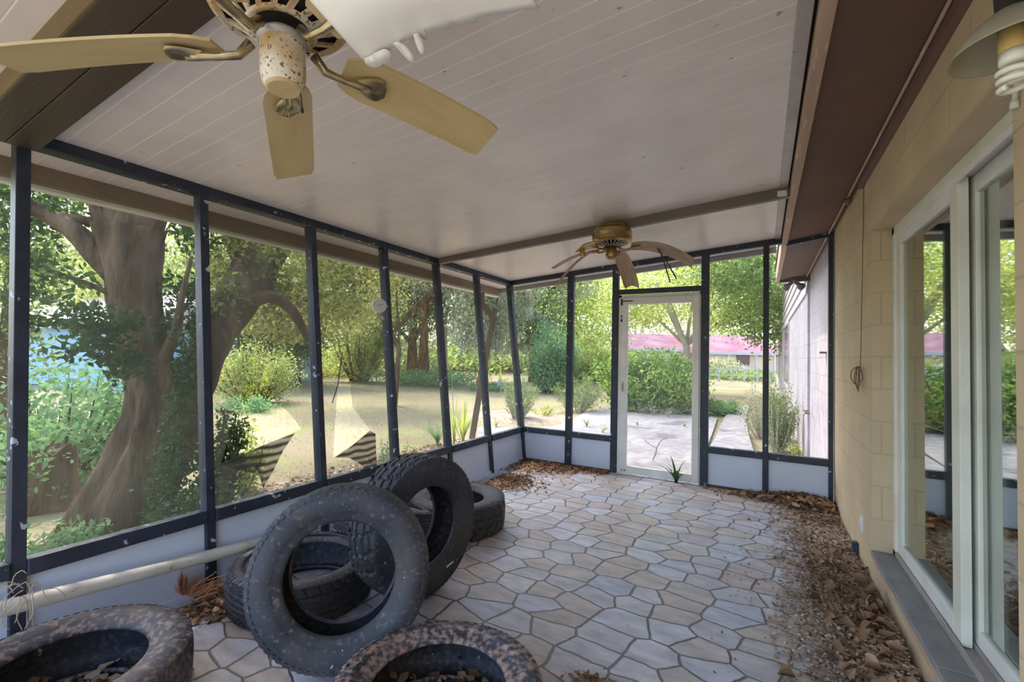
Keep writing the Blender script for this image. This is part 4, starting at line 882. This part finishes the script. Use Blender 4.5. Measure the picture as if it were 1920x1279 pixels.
struct(grid('far_bed', -7.6, -3.2, 8.4, 11.6, 20, 20, lambda X, Y: gz(X, Y)*0+GZ+.045-.09*(((X+5.4)/2.1)**2+((Y-10.0)/1.5)**2), M_mulch))
rp0, rp1 = dep(600, 692, 44), dep(1460, 692, 40)
b = MB(); d = Vector((rp1.x-rp0.x, rp1.y-rp0.y, 0)).normalized(); nrm = Vector((-d.y, d.x, 0)); 
b.prism([(p.x, p.y, GZ+.03) for p in (rp0-d*40, rp1+d*40, rp1+d*40+nrm*5, rp0-d*40+nrm*5)], (0,0,.04)); struct(b.build('road', M_asphalt))

# outside step and posts edge of the slab
# crack in the patio
M_crack = mat('dark_crack', (.10,.09,.085), rough=.9)
b = MB(); b.tube(cr, .008, 4); b.tube(cr2, .007, 4); tag(recenter(b.build('patio_crack', M_crack), cr[2]), 'forked dark crack in the pale patio seen through the white door', 'crack')

# leaf palettes
L_dark = leafmat('dark_glossy_leaf', (.022,.05,.016), (.075,.135,.035), .3)
L_mid = leafmat('mid_green_leaf', (.06,.12,.035), (.32,.40,.14), .45)
L_lime = leafmat('lime_green_leaf', (.17,.26,.06), (.60,.62,.22), .5)
L_vivid = leafmat('vivid_green_leaf', (.05,.13,.025), (.32,.47,.12), .45)
L_pale = leafmat('pale_sage_leaf', (.18,.22,.12), (.60,.60,.38), .45)
L_fern = leafmat('cool_green_leaf', (.10,.22,.09), (.24,.38,.17), .4)
L_olive = leafmat('olive_leaf', (.09,.11,.035), (.42,.44,.15), .45)
L_moss = leafmat('hanging_moss', (.26,.27,.20), (.46,.45,.36), .3, .9)

seedc = [100]
def nseed(): seedc[0] += 1; return seedc[0]
def foliage(name, blobs, n, size, m, parent, clumps=40, spread=.22, hang=0.0, width=.5):
    s = nseed(); rs = np.random.default_rng(s)
    if size > .1: n = int(n*1.5); size *= .8
    P = blob_points(n, blobs, rs, clumps, spread)
    V, F = leaf_geo(P, size, rs, 0, width, hang); return fast(name, V, F, m, parent)
def tree(name, label, base, blobs, n, size, m, trunk=None, tr=.2, bark=None, group=None, clumps=45, spread=.2, cat='tree', hang=0.0, limbs=6, moss=0, mossblobs=None):
    """base: world point; blobs and trunk points relative to it."""
    t = thing(name, label, cat, base, group=group)
    foliage('foliage', blobs, n, size, m, t, clumps, spread, hang)
    if bark:
        rs = random.Random(nseed()); top = Vector(blobs[0][:3])
        pts = trunk or [Vector((0,0,-.3)), Vector((rs.uniform(-.1,.1)*top.z*.3, rs.uniform(-.1,.1)*top.z*.3, top.z*.45)), top]
        k = len(pts); MB().tube(pts, [tr*(1.35 if i == 0 else 1-.6*i/(k-1)) for i in range(k)], 10).build('trunk', bark, t, smooth=True)
        for b_ in blobs[:limbs]:
            e = Vector(b_[:3]); s = Vector(pts[-2]) if k > 2 else Vector(pts[0]); mm = s.lerp(e, .5)+Vector((0,0,.12*(e-s).length))
            if (e-s).length > .3: MB().tube([s, mm, e], [tr*.4, tr*.25, tr*.08], 7).build('branch', bark, t, smooth=True)
    if moss:
        foliage('hanging_moss', mossblobs or [(b_[0],b_[1],b_[2]-b_[5]*.6,b_[3]*.8,b_[4]*.8,b_[5]*.8) for b_ in blobs], moss, size*2.2, L_moss, t, clumps, spread*.5, hang=1.0, width=.12)
    return t
def shrub(name, label, base, w, h, n, size, m, group=None, cat='shrub', stems=9, spiky=0.0):
    t = thing(name, label, cat, base, group=group); rs = random.Random(nseed()); rn = np.random.default_rng(nseed())
    P = []; sb = MB()
    for k in range(stems):
        a = rs.uniform(0, 2*PI); r = w*.5*rs.uniform(.15, 1)**.7; hh = h*(rs.uniform(.75, 1.05) if r < w*.3 else rs.uniform(.5,.85))
        p0 = Vector((r*.25*math.cos(a), r*.25*math.sin(a), 0)); p1 = Vector((r*.8*math.cos(a), r*.8*math.sin(a), hh*.55)); p2 = Vector((r*math.cos(a), r*math.sin(a), hh))
        sb.tube([p0, p1, p2], [.012*h+.004, .008*h+.002, .002], 5)
        m_ = int(n/stems)
        s = rn.uniform(.12, 1, m_)[:,None]; q = (1-s)**2*np.array(p0)+2*s*(1-s)*np.array(p1)+s*s*np.array(p2)
        P.append(q + rn.normal(size=(m_,3))*np.array([w*.09, w*.09, h*.06])*(1-spiky*.6)*(1.25-.6*s))
    V, F = leaf_geo(np.concatenate(P), size, rn, 0, .45 if not spiky else .22, -.5*spiky); fast('foliage', V, F, m, t)
    sb.build('stems', M_barkpale if spiky else M_bark, t)
    return t
def B(u, v, D, ru, rv, rd=None):      # a foliage mass around a picture position at a real distance, sizes in metres
    p = dep(u, v, D); return p, ru, rv, rd or ru
def masses(base, lst):
    out = []
    for (u, v, D, ru, rv) in lst:
        p = dep(u, v, D)-Vector(base); out.append((p.x, p.y, p.z, ru, ru, rv))
    return out

# ---- the big tree right outside the left screens
tb = dep(228, 1010, 3.75); tb.z = GZ
BT = thing('tree', 'massive leaning forked tree right outside the left screens, low leafy branches', 'tree', tb)
def P3(u, v, D): return dep(u, v, D)-tb
def px(w, D): return w/F_PX*D/2
D0 = 3.75
tr_pts = [P3(200,1070,3.72), P3(215,1010,D0), P3(245,930,D0+.02), P3(278,860,D0+.05), P3(300,790,D0+.08), P3(292,730,D0+.08), P3(268,650,D0+.08), P3(255,580,D0+.05), P3(244,510,D0), P3(246,430,D0)]
_p, _r = smooth_path(tr_pts, [px(w, D0) for w in (230,175,145,125,112,90,80,78,88,110)], 8)
MB().tube(_p, _r, 48, rough=.22).build('trunk', M_bark, BT, smooth=True)
for pts, ws in (([(310,850,3.8),(345,760,3.85),(378,690,4.0),(408,620,4.3),(455,540,4.7),(500,470,5.1),(560,410,5.6)], (90,80,62,60,80,74,50)),
                ([(236,450,3.75),(215,400,3.7),(200,340,3.7),(190,250,3.7)], (70,66,58,50)),
                ([(250,450,3.75),(272,400,3.75),(285,340,3.8),(300,230,3.8)], (80,74,66,55)),
                ([(222,512,3.75),(185,480,3.65),(140,435,3.55),(90,405,3.5),(20,375,3.4)], (52,42,34,26,16)),
                ([(200,422,3.7),(150,412,3.6),(90,398,3.5),(30,360,3.4)], (22,16,13,8)),
                ([(275,600,3.8),(225,560,3.7),(160,530,3.6),(90,505,3.5)], (24,14,9,5)),
                ([(300,690,3.8),(330,620,3.75),(340,560,3.7),(360,480,3.7)], (26,16,10,6)),
                ([(430,590,4.4),(500,555,4.6),(550,585,4.8),(578,640,4.9)], (30,24,18,10)),
                ([(470,520,4.8),(440,470,4.9),(425,420,5.0)], (32,22,14)),
                ([(215,1000,3.7),(160,1020,3.6),(110,1050,3.5)], (90,50,20))):
    _p, _r = smooth_path([P3(*q) for q in pts], [px(w, q[2]) for w, q in zip(ws, pts)], 5)
    MB().tube(_p, _r, 20, rough=.25).build('limb', M_barkred if pts[0][0] == 325 else M_bark, BT, smooth=True)
foliage('leaf_canopy', masses(tb, [(110,375,3.6,.5,.16),(50,450,3.7,.35,.25),(120,520,3.6,.32,.12),(70,560,3.5,.3,.08),(330,360,4.2,.7,.22),(390,430,4.6,.6,.3),(20,360,3.6,.5,.25)]), 2900, .07, L_dark, BT, 60, .14)
foliage('leaf_canopy', masses(tb, [(205,600,3.3,.22,.13),(185,650,3.2,.24,.13),(110,605,3.4,.30,.05),(240,690,3.3,.16,.12),(340,600,3.9,.2,.4),(350,690,3.9,.12,.2)]), 1900, .065, L_dark, BT, 45, .14)
foliage('leaf_canopy', masses(tb, [(450,470,4.9,.55,.4),(540,520,5.2,.55,.35),(520,600,5.2,.5,.3),(620,560,5.6,.5,.5),(640,480,5.8,.6,.4),(420,560,4.3,.2,.3)]), 6500, .07, L_olive, BT, 60, .18)
foliage('leaf_canopy', [(-1.2,.5,4.6,3.0,3.2,1.3),(1.0,3.0,4.8,2.0,2.6,1.0)], 9000, .12, L_mid, BT, 80, .16)  # upper crown out of view, added over the roof to shade the porch
foliage('vine_leaves', masses(tb, [(335,800,3.45,.10,.35),(325,900,3.4,.16,.3),(350,700,3.5,.1,.3)]), 1500, .05, L_dark, BT, 30, .3)

# ---- planting right outside the left screens
def GP(u, v): p = onZ(u, v, GZ); return p
shrub('shrub', 'bright green leafy bush behind the stump, left of the big tree', dep(110,860,5.2)*1-Vector((0,0,dep(110,860,5.2).z-GZ)), 2.6, 1.35, 5200, .10, L_fern, stems=22)
shrub('shrub', 'light green bush at the left edge behind the first post', Vector((-4.9,.2,GZ)), 1.7, 1.5, 2600, .10, L_mid, stems=12)
shrub('shrub', 'dark ground ivy bush at the foot of the big tree, beside the second post', Vector((-3.45, 1.72, GZ)), .75, .62, 2600, .055, L_dark, stems=14)
shrub('shrub', 'loose dark-leaved shrub just right of the second post', onZ(418,955,GZ), .5, .95, 2000, .06, L_dark, stems=13)
shrub('shrub', 'lime-green sprays of leaves above the torn screen beside the second post', onZ(452,925,GZ), .55, .72, 900, .06, L_lime, stems=9)
shrub('shrub', 'small green weed bush outside the third post', onZ(738,905,GZ), .5, .62, 700, .045, L_fern, stems=9, spiky=.6)
shrub('ground_ivy', 'creeping ivy at the left between stump and big tree', Vector((-4.0,1.08,GZ)), 1.1, .35, 2200, .06, L_fern, stems=18)
# stump
sp_ = dep(92, 1005, 4.3); sp_.z = GZ; st = thing('tree_stump', 'old broken brown tree stump at the left behind the screen', 'stump', sp_)
b = MB(); n = 22; prof = [(0,.25),(.12,.20),(.30,.175),(.50,.17),(.56,.16)]; V = []
for z, r in prof:
    for j in range(n):
        a = 2*PI*j/n; rr = r*(1+.10*math.sin(5*a)+.05*math.sin(11*a+z*4)); V.append((rr*math.cos(a), rr*math.sin(a), z + (.03*math.sin(3*a)+.03*math.sin(7*a) if z > .52 else 0)))
V.append((0,0,.50)); k = len(prof)
b.add(V, [(i*n+j, i*n+(j+1)%n, (i+1)*n+(j+1)%n, (i+1)*n+j) for i in range(k-1) for j in range(n)] + [((k-1)*n+j, (k-1)*n+(j+1)%n, k*n) for j in range(n)])
b.build('trunk_base', M_bark, st); foliage('moss_and_ivy', [(.1,-.1,.3,.3,.3,.3)], 260, .06, L_fern, st, 14)

# dome bush and the hedge line left of centre
shrub('shrub', 'large rounded yellow-green bush beyond the torn screen', onZ(476,757,GZ), 2.4, 1.75, 8000, .09, L_lime, stems=44)
shrub('shrub', 'cool green clump at the front foot of the yellow-green bush', onZ(462,775,GZ), 1.3, .42, 1400, .07, L_fern, stems=18)
shrub('hedge', 'long low light-green hedge behind the lawn, left of centre', dep(610,700,27)-Vector((0,0,dep(610,700,27).z-GZ)), 9, 1.9, 9000, .2, L_lime, stems=60, cat='hedge')
shrub('hedge', 'shaded green groundcover behind the lawn between fourth and fifth posts', onZ(790,722,GZ), 6, .75, 5200, .13, L_fern, stems=50, cat='hedge')
shrub('shrub', 'tall bright lime sapling clump between the third and fourth posts', dep(672,700,23)-Vector((0,0,dep(672,700,23).z-GZ)), 3.4, 4.6, 6500, .17, L_lime, stems=18)

# downspout on the gutter corner outside, leaning to the ground
g = []
for u, v, D in ((903,550,5.9),(903,568,5.9),(912,580,5.9),(923,592,5.9),(924,604,5.9),(915,650,5.85),(902,720,5.8),(885,822,5.7)): g.append(dep(u, v, D))
b = MB(); 
for i in range(len(g)-1): b.beam(g[i]-(g[i+1]-g[i]).normalized()*.01, g[i+1]+(g[i+1]-g[i]).normalized()*.01, .075, .055, up=CF)
tag(recenter(b.build('downspout', M_gutter, bevel=.006), g[3]), 'brown kinked downspout leaning from the gutter corner to the ground', 'downspout')
# strappy plants by the downspout
def strappy(name, label, base, n, L, m, w=.03, lean=.6):
    t = thing(name, label, 'plant', base); rs = random.Random(nseed()); b = MB()
    for k in range(n):
        a = rs.uniform(0, 2*PI); l = L*rs.uniform(.6, 1.1); ln = lean*rs.uniform(.3, 1.2); V = []
        for i in range(6):
            s = i/5; r = l*ln*s**1.6; z = l*s*(1-.35*ln*s*s); ww = w*(1-s)**.6*.5+.001
            c = Vector((r*math.cos(a), r*math.sin(a), z)); sd_ = Vector((-math.sin(a), math.cos(a), 0))*ww; V += [tuple(c-sd_), tuple(c+sd_)]
        b.add(V, [(2*i, 2*i+1, 2*i+3, 2*i+2) for i in range(5)])
    b.build('leaves', m, t); return t
strappy('grassy_plant', 'yellow-green strappy plant beside the foot of the downspout', onZ(868,832,GZ), 26, .75, L_lime, .04)
strappy('grassy_plant', 'green weed clump left of the downspout outside the fifth post', onZ(820,835,GZ), 40, .5, L_fern, .025, .9)
strappy('grassy_plant', 'tall yellow-bladed plant just right of the fifth post', onZ(851,838,GZ), 9, 1.0, L_lime, .03, .25)
# garden ornament
gp = onZ(937,733,GZ); t = thing('garden_ornament', 'small yellow-topped garden ornament on the lawn beyond the corner', 'ornament', gp)
sc = (gp-CP).dot(CF)/F_PX
MB().lathe([(0,0),(6*sc,0),(5*sc,14*sc),(2*sc,22*sc),(0,22*sc)], 12).build('pedestal', M_greyfascia, t, smooth=True)
MB().add([(-4*sc,0,20*sc),(4*sc,0,20*sc),(1*sc,0,44*sc),(0,3*sc,22*sc),(0,-3*sc,22*sc)], [(0,3,2),(3,1,2),(1,4,2),(4,0,2)]).build('yellow_fin', mat('yellow_plastic', (.75,.72,.10), rough=.5), t)
shrub('grassy_plant', 'flat dark green mat plant around the yellow ornament', gp+Vector((-.5,.2,0)), 2.6, .3, 1500, .10, L_fern, stems=20)

# shrubs beyond the far screens
shrub('shrub', 'dense dark green conical shrub behind the corner post', onZ(1030,736,GZ), 2.6, 2.85, 9000, .13, mat and L_fern, stems=34)
shrub('shrub', 'feathery grey-green young shrub seen through the corner bay', onZ(970,786,GZ), 1.15, 1.15, 2600, .07, L_mid, stems=22, spiky=.7)
shrub('shrub', 'feathery green shrub between the two slim posts left of the door', onZ(1085,772,GZ), 1.6, 1.05, 3200, .08, L_mid, stems=26, spiky=.7)
shrub('shrub', 'big bright green bush filling the view through the white door', onZ(1215,770,GZ), 3.2, 1.75, 11000, .12, L_vivid, stems=60)
shrub('shrub', 'lighter right half of the big bush in the door view', onZ(1272,772,GZ), 1.9, 1.25, 4500, .10, L_lime, stems=26)
shrub('shrub', 'pale flowering weeds in front of the big bush', onZ(1232,774,GZ)-Vector((0,.3,0)), 2.6, .5, 1500, .07, L_pale, stems=26, spiky=.4)
shrub('shrub', 'low rounded green clump right of the door beside the walkway', onZ(1352,778,GZ), 1.15, .42, 2400, .07, L_fern, stems=34)
shrub('shrub', 'tall airy weed shrub beside the walkway near the house wall', onZ(1430,822,GZ), .95, 1.35, 3000, .07, L_pale, stems=26, spiky=.6)
shrub('shrub', 'bushy dark weed shrub hugging the far house wall', Vector((.20, 8.9, GZ)), .62, 1.15, 3200, .065, L_mid, stems=26, spiky=.3)
shrub('shrub', 'small seedling at the foot of the house wall outside the last screen', onZ(1493,866,GZ), .22, .4, 130, .06, L_lime, stems=5)
shrub('shrub', 'yellow-lime bush beyond the lawn left of the door', dep(1112,690,26)-Vector((0,0,dep(1112,690,26).z-GZ)), 4.2, 2.3, 6000, .22, L_lime, stems=40)
shrub('shrub', 'slim green shrub in front of the red-roofed house, right side of the door view', dep(1273,700,24)-Vector((0,0,dep(1273,700,24).z-GZ)), 1.3, 1.9, 2200, .15, L_mid, stems=16)
shrub('hedge', 'low hedge along the road right of the door', dep(1385,700,34)-Vector((0,0,dep(1385,700,34).z-GZ)), 8.0, .8, 4200, .2, L_mid, stems=60, cat='hedge')
shrub('shrub', 'rounded pale shrub before the porch of the red-roofed house', dep(1352,694,38)-Vector((0,0,dep(1352,694,38).z-GZ)), 3.6, 1.7, 3000, .2, L_pale, stems=26)
# weeds on the patio and path
for i, (u, v, s, lab) in enumerate(((1130,812,.28,'pale weed growing on the patio left of the door frame'), (1100,800,.20,'small weed on the path near the slim post'), (1253,782,.26,'dry tan weed tuft at the patio edge in front of the big bush'),
        (1195,797,.10,'tiny weed tuft, left one on the open patio'), (1283,800,.12,'tiny dark weed tuft, right one on the open patio'), (930,800,.3,'weed clump on the path outside the corner bay'))):
    strappy('patio_weed', lab, onZ(u, v, GZ+.05), 16, s, L_pale if i in (0,2,5) else L_olive, .02, 1.1)
strappy('doorway_weed', 'dark green strappy weed growing in the gap under the white door', Vector((onY(1268,905,YF-.02).x, YF-.03, .0)), 13, .30, L_dark, .034, 1.3)
shrub('shrub', 'little yellow-green seedlings in the bed outside the corner', onZ(1020,780,GZ), .7, .28, 300, .06, L_lime, stems=8)

# ---- houses
def house(label, u0, u1, D0_, D1_, eave, ridge, wallm, roofm, depth=9.0, over=.5):
    a = dep(u0, 668, D0_); c = dep(u1, 668, D1_); a.z = GZ; c.z = GZ
    t = thing('house', label, 'house', a); X = (c-a); L = X.length; ex = X.normalized(); ey = Vector((-ex.y, ex.x, 0))
    if ey.dot(CF) < 0: ey = -ey
    def W(x, y, z): return tuple(ex*x+ey*y+Vector((0,0,z)))
    b = MB(); b.prism([W(0,0,0), W(L,0,0), W(L,depth,0), W(0,depth,0)], (0,0,eave)); b.build('wall', wallm, t)
    h = depth/2; r = MB()
    r.add([W(-over,-over,eave),W(L+over,-over,eave),W(L+over,h,ridge),W(-over,h,ridge),W(-over,depth+over,eave),W(L+over,depth+over,eave),
           W(-over,-over,eave-.12),W(L+over,-over,eave-.12),W(L+over,depth+over,eave-.12),W(-over,depth+over,eave-.12)],
          [(0,1,2,3),(3,2,5,4),(0,6,7,1),(4,5,8,9),(0,3,4,9,6),(1,7,8,5,2),(6,9,8,7)]); r.build('roof', roofm, t)
    r = MB(); r.prism([W(-over,-over-.04,eave-.2), W(L+over,-over-.04,eave-.2), W(L+over,-over-.01,eave-.2), W(-over,-over-.01,eave-.2)], (0,0,.24)); r.build('fascia_board', M_siding, t)
    return t, W, L
M_redroof = mat('dusty_magenta_roof', (.22,.085,.125), (.30,.16,.18), .5, rough=.8)
M_hwall = mat('pale_pink_wall', (.66,.56,.54), rough=.8); M_owall = mat('peach_wall', (.72,.55,.38), rough=.8)
hg, Wf, L = house('pink-roofed pale house far beyond the road, seen through the white door', 1186, 1302, 44, 44, 2.35, 4.05, M_hwall, M_redroof)
b = MB(); b.prism([Wf(3.9,-.05,.9), Wf(6.2,-.05,.9), Wf(6.2,-.1,.9), Wf(3.9,-.1,.9)], (0,0,1.2)); w_ = b.build('window', M_siding, hg)
for x in (4.05, 5.1): MB().prism([Wf(x,-.11,1.0), Wf(x+.9,-.11,1.0), Wf(x+.9,-.13,1.0), Wf(x,-.13,1.0)], (0,0,1.0)).build('pane', mat('blue_grey_pane', (.30,.40,.52), rough=.2), w_)
hg2, Wf, L = house('magenta-roofed peach house across the road, right of the white door', 1312, 1450, 42, 42, 2.15, 4.0, M_owall, M_redroof)
b = MB(); b.prism([Wf(3.4,-.05,1.0), Wf(4.6,-.05,1.0), Wf(4.6,-.1,1.0), Wf(3.4,-.1,1.0)], (0,0,.95)); b.build('window', mat('dark_red_brown_window', (.12,.05,.05), rough=.3), hg2)
for x in (.2, 2.4, 4.9, 6.6): MB().prism([Wf(x,-.5,0), Wf(x+.12,-.5,0), Wf(x+.12,-.38,0), Wf(x,-.38,0)], (0,0,2.0)).build('porch_post', M_siding, hg2)
M_blue = mat('light_blue_wall', (.30,.55,.85), rough=.7); M_mauve = mat('mauve_grey_roof', (.62,.50,.50), (.55,.45,.45), 1, rough=.8)
house('light blue house with mauve roof behind the big tree', -150, 252, 21, 15.5, 2.35, 4.2, M_blue, M_mauve, depth=8)
house('plain white low building behind the trees, left of centre', 640, 730, 46, 46, 2.0, 3.0, mat('white_far_wall', (.72,.74,.80), rough=.8), M_greyfascia, depth=6)
shrub('hedge', 'dark shaded understory far across the lawn, behind the brown trunks', dep(800,690,40)-Vector((0,0,dep(800,690,40).z-GZ)), 26, 2.6, 9000, .42, L_mid, stems=120, cat='hedge')
shrub('hedge', 'green understory far across the lawn, behind the corner posts', dep(1010,690,42)-Vector((0,0,dep(1010,690,42).z-GZ)), 20, 2.4, 7000, .42, L_olive, stems=90, cat='hedge')
# white rail fence by the road
fa = dep(1325,700,31); fb_ = dep(1470,702,29.5); t = thing('rail_fence', 'white post-and-rail fence along the road right of the door', 'fence', Vector((fa.x,fa.y,GZ)))
dv = Vector((fb_.x-fa.x, fb_.y-fa.y, 0)); nn_ = 6
for i in range(nn_+1): q = dv*(i/nn_); MB().box((q.x-.05,q.y-.05,0),(q.x+.05,q.y+.05,.95)).build('fence_post', M_siding, t)
for z in (.45, .88): MB().beam((0,0,z), (dv.x,dv.y,z), .05, .06).build('fence_rail', M_siding, t)

# ---- outer features on the house wall
hb = onX(1513, 775, XW-.06); t = thing('hose_tap', 'small brass hose tap on the far house wall', 'tap', hb)
MB().tube([(.04,0,0),(-.03,0,0),(-.045,0,-.03)], .014, 10).build('spout', M_brass, t); b = MB(); b.lathe([(0,0),(.035,0),(.035,.01),(0,.01)], 14, Matrix.Translation((-.01,0,.03))); b.tube([(-.01,0,0),(-.01,0,.035)], .006, 6); b.build('valve_wheel', M_frame, t)
t = thing('floodlight', 'twin-headed bronze floodlight under the end of the house eave', 'floodlight', (.40, 8.02, 2.60)); M_bronze = mat('dark_bronze', (.10,.07,.06), rough=.4)
MB().lathe([(0,.04),(.05,.04),(.05,.0),(0,0)], 16).build('base_plate', M_bronze, t)
for s in (-1, 1):
    M_ = Matrix.Rotation(s*.9, 4, 'Y') @ Matrix.Rotation(.5, 4, 'X')
    MB().lathe([(0,-.02),(.02,-.02),(.03,-.09),(.055,-.13),(.055,-.17),(.045,-.17),(0,-.15)], 20, M_).build('lamp_head', M_bronze, t, smooth=True)
bk = onX(1538, 663, XW-.05); tag(recenter(MB().box((XW-.06,bk.y-.1,bk.z),(XW,bk.y,bk.z+.02)).build('wall_bracket', M_goldside), bk), 'small rusty bracket on the house wall just outside the last screen', 'bracket')

# ---- background trees
def T(label, u, vb, D, lst, n, size, m, tr=.15, bark=M_bark, **kw):
    base = dep(u, vb, D); base.z = GZ
    blobs = [(p.x, p.y, p.z, ru, ru, rv) for (p, ru, rv) in ((dep(uu, vv, DD)-base, ru, rv) for (uu, vv, DD, ru, rv) in lst)]
    return tree('tree', label, base, blobs, n, size, m, None, tr, bark, **kw)
T('leafy tree filling the third bay, slender trunk behind the fourth post', 738, 700, 13, [(680,520,13,1.7,1.3),(600,470,12.5,1.6,1.1),(735,470,13,1.6,1.2),(650,590,12.5,1.1,.6)], 9000, .11, L_olive, .09)
foliage('leaf_canopy', masses(tb, [(640,500,7.2,.75,.5),(610,560,7.0,.5,.35),(690,500,7.6,.6,.35),(660,590,7.4,.45,.3)]), 4200, .075, L_olive, BT, 50, .16)
MB().tube([tuple(P3(*q)) for q in ((560,410,5.6),(610,450,6.4),(660,490,7.2),(700,500,7.6))], [.10,.07,.045,.02], 8).build('limb', M_barkred, BT, smooth=True)
SH = [o for o in COL.objects if o.get('label','').startswith('leafy tree filling the third bay')][0]
foliage('added_shade_canopy', [(x-SH.location.x, y-SH.location.y, z, rx, ry, 1.0) for x, y, z, rx, ry in ((-5.2,9.8,6.6,2.3,2.0),(-3.0,12.0,6.8,2.2,2.0),(-6.0,13.2,7.2,2.4,2.0),(-2.0,9.0,6.2,1.6,1.6),(-2.8,15.5,7.4,2.4,2.4),(-4.0,7.2,6.8,1.5,1.4))], 15000, .16, L_olive, SH, 110, .13)  # unseen crown above the beam line, added to shade the patio
MB().tube([(0,0,2.2),(1.4,1.6,4.6),(3.0,4.2,6.2),(4.6,6.8,6.8)], [.09,.08,.05,.02], 8).build('limb', M_bark, SH, smooth=True)  # limb carrying the added canopy
T('loose green tree behind the third bay', 560, 700, 20, [(560,590,19,2.0,1.2),(620,590,19,1.8,1.2),(700,590,20,1.8,1.2),(500,590,17,1.7,.9)], 7000, .15, L_mid, .1)
T('dark shady tree with brown trunks behind the fourth bay', 775, 690, 24, [(780,560,24,2.2,1.8),(720,600,24,1.8,1.3),(850,530,24,2.6,2.0),(760,470,24,3.2,2.0)], 9000, .24, L_mid, .32, M_barkred, moss=1800)
T('brown multi-stemmed oak standing on the lawn edge behind the fourth bay', 795, 690, 22, [(800,500,22,2.2,1.4),(740,520,22,1.6,1.0)], 4200, .22, L_olive, .26, M_barkred, moss=1200)
T('pale-trunked tree seen between the fourth and fifth posts', 835, 690, 26, [(850,480,26,2.8,1.8),(900,560,26,2.0,1.6)], 5200, .26, L_pale, .16, M_barkpale, moss=1500)
T('mossy tree draped in grey moss behind the corner bay', 905, 695, 20, [(900,580,20,1.6,1.3),(880,500,20,1.9,1.3),(950,520,20,1.7,1.4),(930,620,20,1.2,.7)], 7000, .2, L_pale, .22, M_barkred, moss=4200)
T('tall green tree behind the conical shrub', 1000, 690, 26, [(1000,560,26,2.6,2.0),(1050,500,26,2.8,1.8),(960,600,26,1.8,1.4),(1020,620,26,2.2,1.3)], 9000, .24, L_mid, .25, M_bark, moss=2600)
T('bright tree above the lime bush left of the door', 1100, 690, 32, [(1100,600,32,3.0,2.2),(1140,530,32,3.4,2.4),(1060,560,32,2.8,2.2),(1110,640,30,2.0,1.0)], 10000, .28, L_lime, .22, M_barkpale)
T('spreading yellow-green tree over the red-roofed house', 1292, 695, 20, [(1230,530,19,2.3,1.4),(1310,510,19,2.3,1.3),(1385,545,19,2.2,1.5),(1420,500,18,2.0,1.2),(1180,580,20,1.6,1.0),(1400,600,20,1.7,.8),(1240,598,21,1.9,.55),(1350,590,20,1.6,.7)], 11500, .19, L_lime, .2, M_barkpale, clumps=60)
T('green tree at the far right above the walkway', 1425, 700, 17, [(1400,540,16,1.5,1.6),(1440,600,17,1.0,1.1),(1370,500,15,1.5,.9)], 7000, .17, L_mid, .12, None)
T('distant tree line piece behind the left garden', 250, 700, 22, [(230,560,22,3.4,2.6),(330,600,22,2.6,1.8),(120,520,23,3.4,2.2),(330,480,22,3.6,2.2)], 11000, .28, L_lime, .25)
T('darker broad tree behind the yellow-green dome bush', 480, 700, 20, [(470,610,20,2.6,1.5),(420,540,20,2.6,1.8),(530,520,20,2.8,2.0),(540,640,20,1.8,.9)], 10000, .24, L_mid, .3, moss=1500)
T('tree crown at the far left edge behind the first post', 10, 800, 7, [(-30,500,7,1.2,1.2),(20,420,7,1.0,.8),(-80,640,7,1.1,.9),(60,350,7.5,1.2,.5)], 6500, .12, L_mid, .12)
# far belt closing the horizon
belt = [(-260,60,48),(-60,50,46),(120,44,50),(300,40,46),(450,44,52),(600,44,46),(720,48,50),(850,44,46),(960,50,52),(1080,52,56),(1190,58,60),(1290,60,58),(1390,58,60),(1500,60,62),(1640,60,60)]
rr_ = random.Random(77)
kinds = ['tall hazy green tree in the far belt', 'pale sunlit tree in the far belt', 'olive tree in the far belt']
spot = ['behind the far left corner', 'left of the blue house', 'behind the blue house', 'behind the big tree trunk', 'behind the dome bush', 'behind the third bay', 'left of the brown trunks', 'behind the brown trunks', 'behind the corner post', 'behind the slim post', 'left above the pink roof', 'above the pink roof', 'above the magenta roof', 'behind the house end', 'hidden by the house wall']
for i, (u, q, D) in enumerate(belt[:-1]):
    k = i % 3; s = D/50
    T(kinds[k]+', '+spot[i], u, 690, D, [(u,600,D,5.5*s,3.4),(u-45,560,D,5*s,3.2),(u+50,540,D,5*s,3.4),(u,480,D,6*s,3.8),(u+30,640,D-3,4.5*s,1.8)], 4200, .5, (L_mid, L_pale, L_lime)[k], .3, (M_bark, M_barkpale, M_bark)[k], limbs=3, group=None)
# litter on the soil outside
rs0 = np.random.default_rng(5)
litter('leaf_litter', [(x, y, float(gz(np.array(x), np.array(y)))+.02) for x, y in zip(rs0.uniform(-1,1,9000)**2*-1.9-2.98, rs0.uniform(1.2,6.6,9000))], .06, 61, M_litter2, 'dry leaf litter covering the soil outside the left screens')
rs0 = np.random.default_rng(6); gx = rs0.uniform(-16,-4,16000); gy = rs0.uniform(2.5,20,16000)
P = np.stack([gx, gy, gz(gx,gy)+.0], -1); V, F = leaf_geo(P, .045, rs0, 0, .18, -1.2); tag(fast('lawn_grass', V, F, leafmat('dry_grass_blade', (.26,.25,.10), (.48,.42,.24), .3)), 'short dry grass blades over the lawn', 'grass', None, 'stuff')
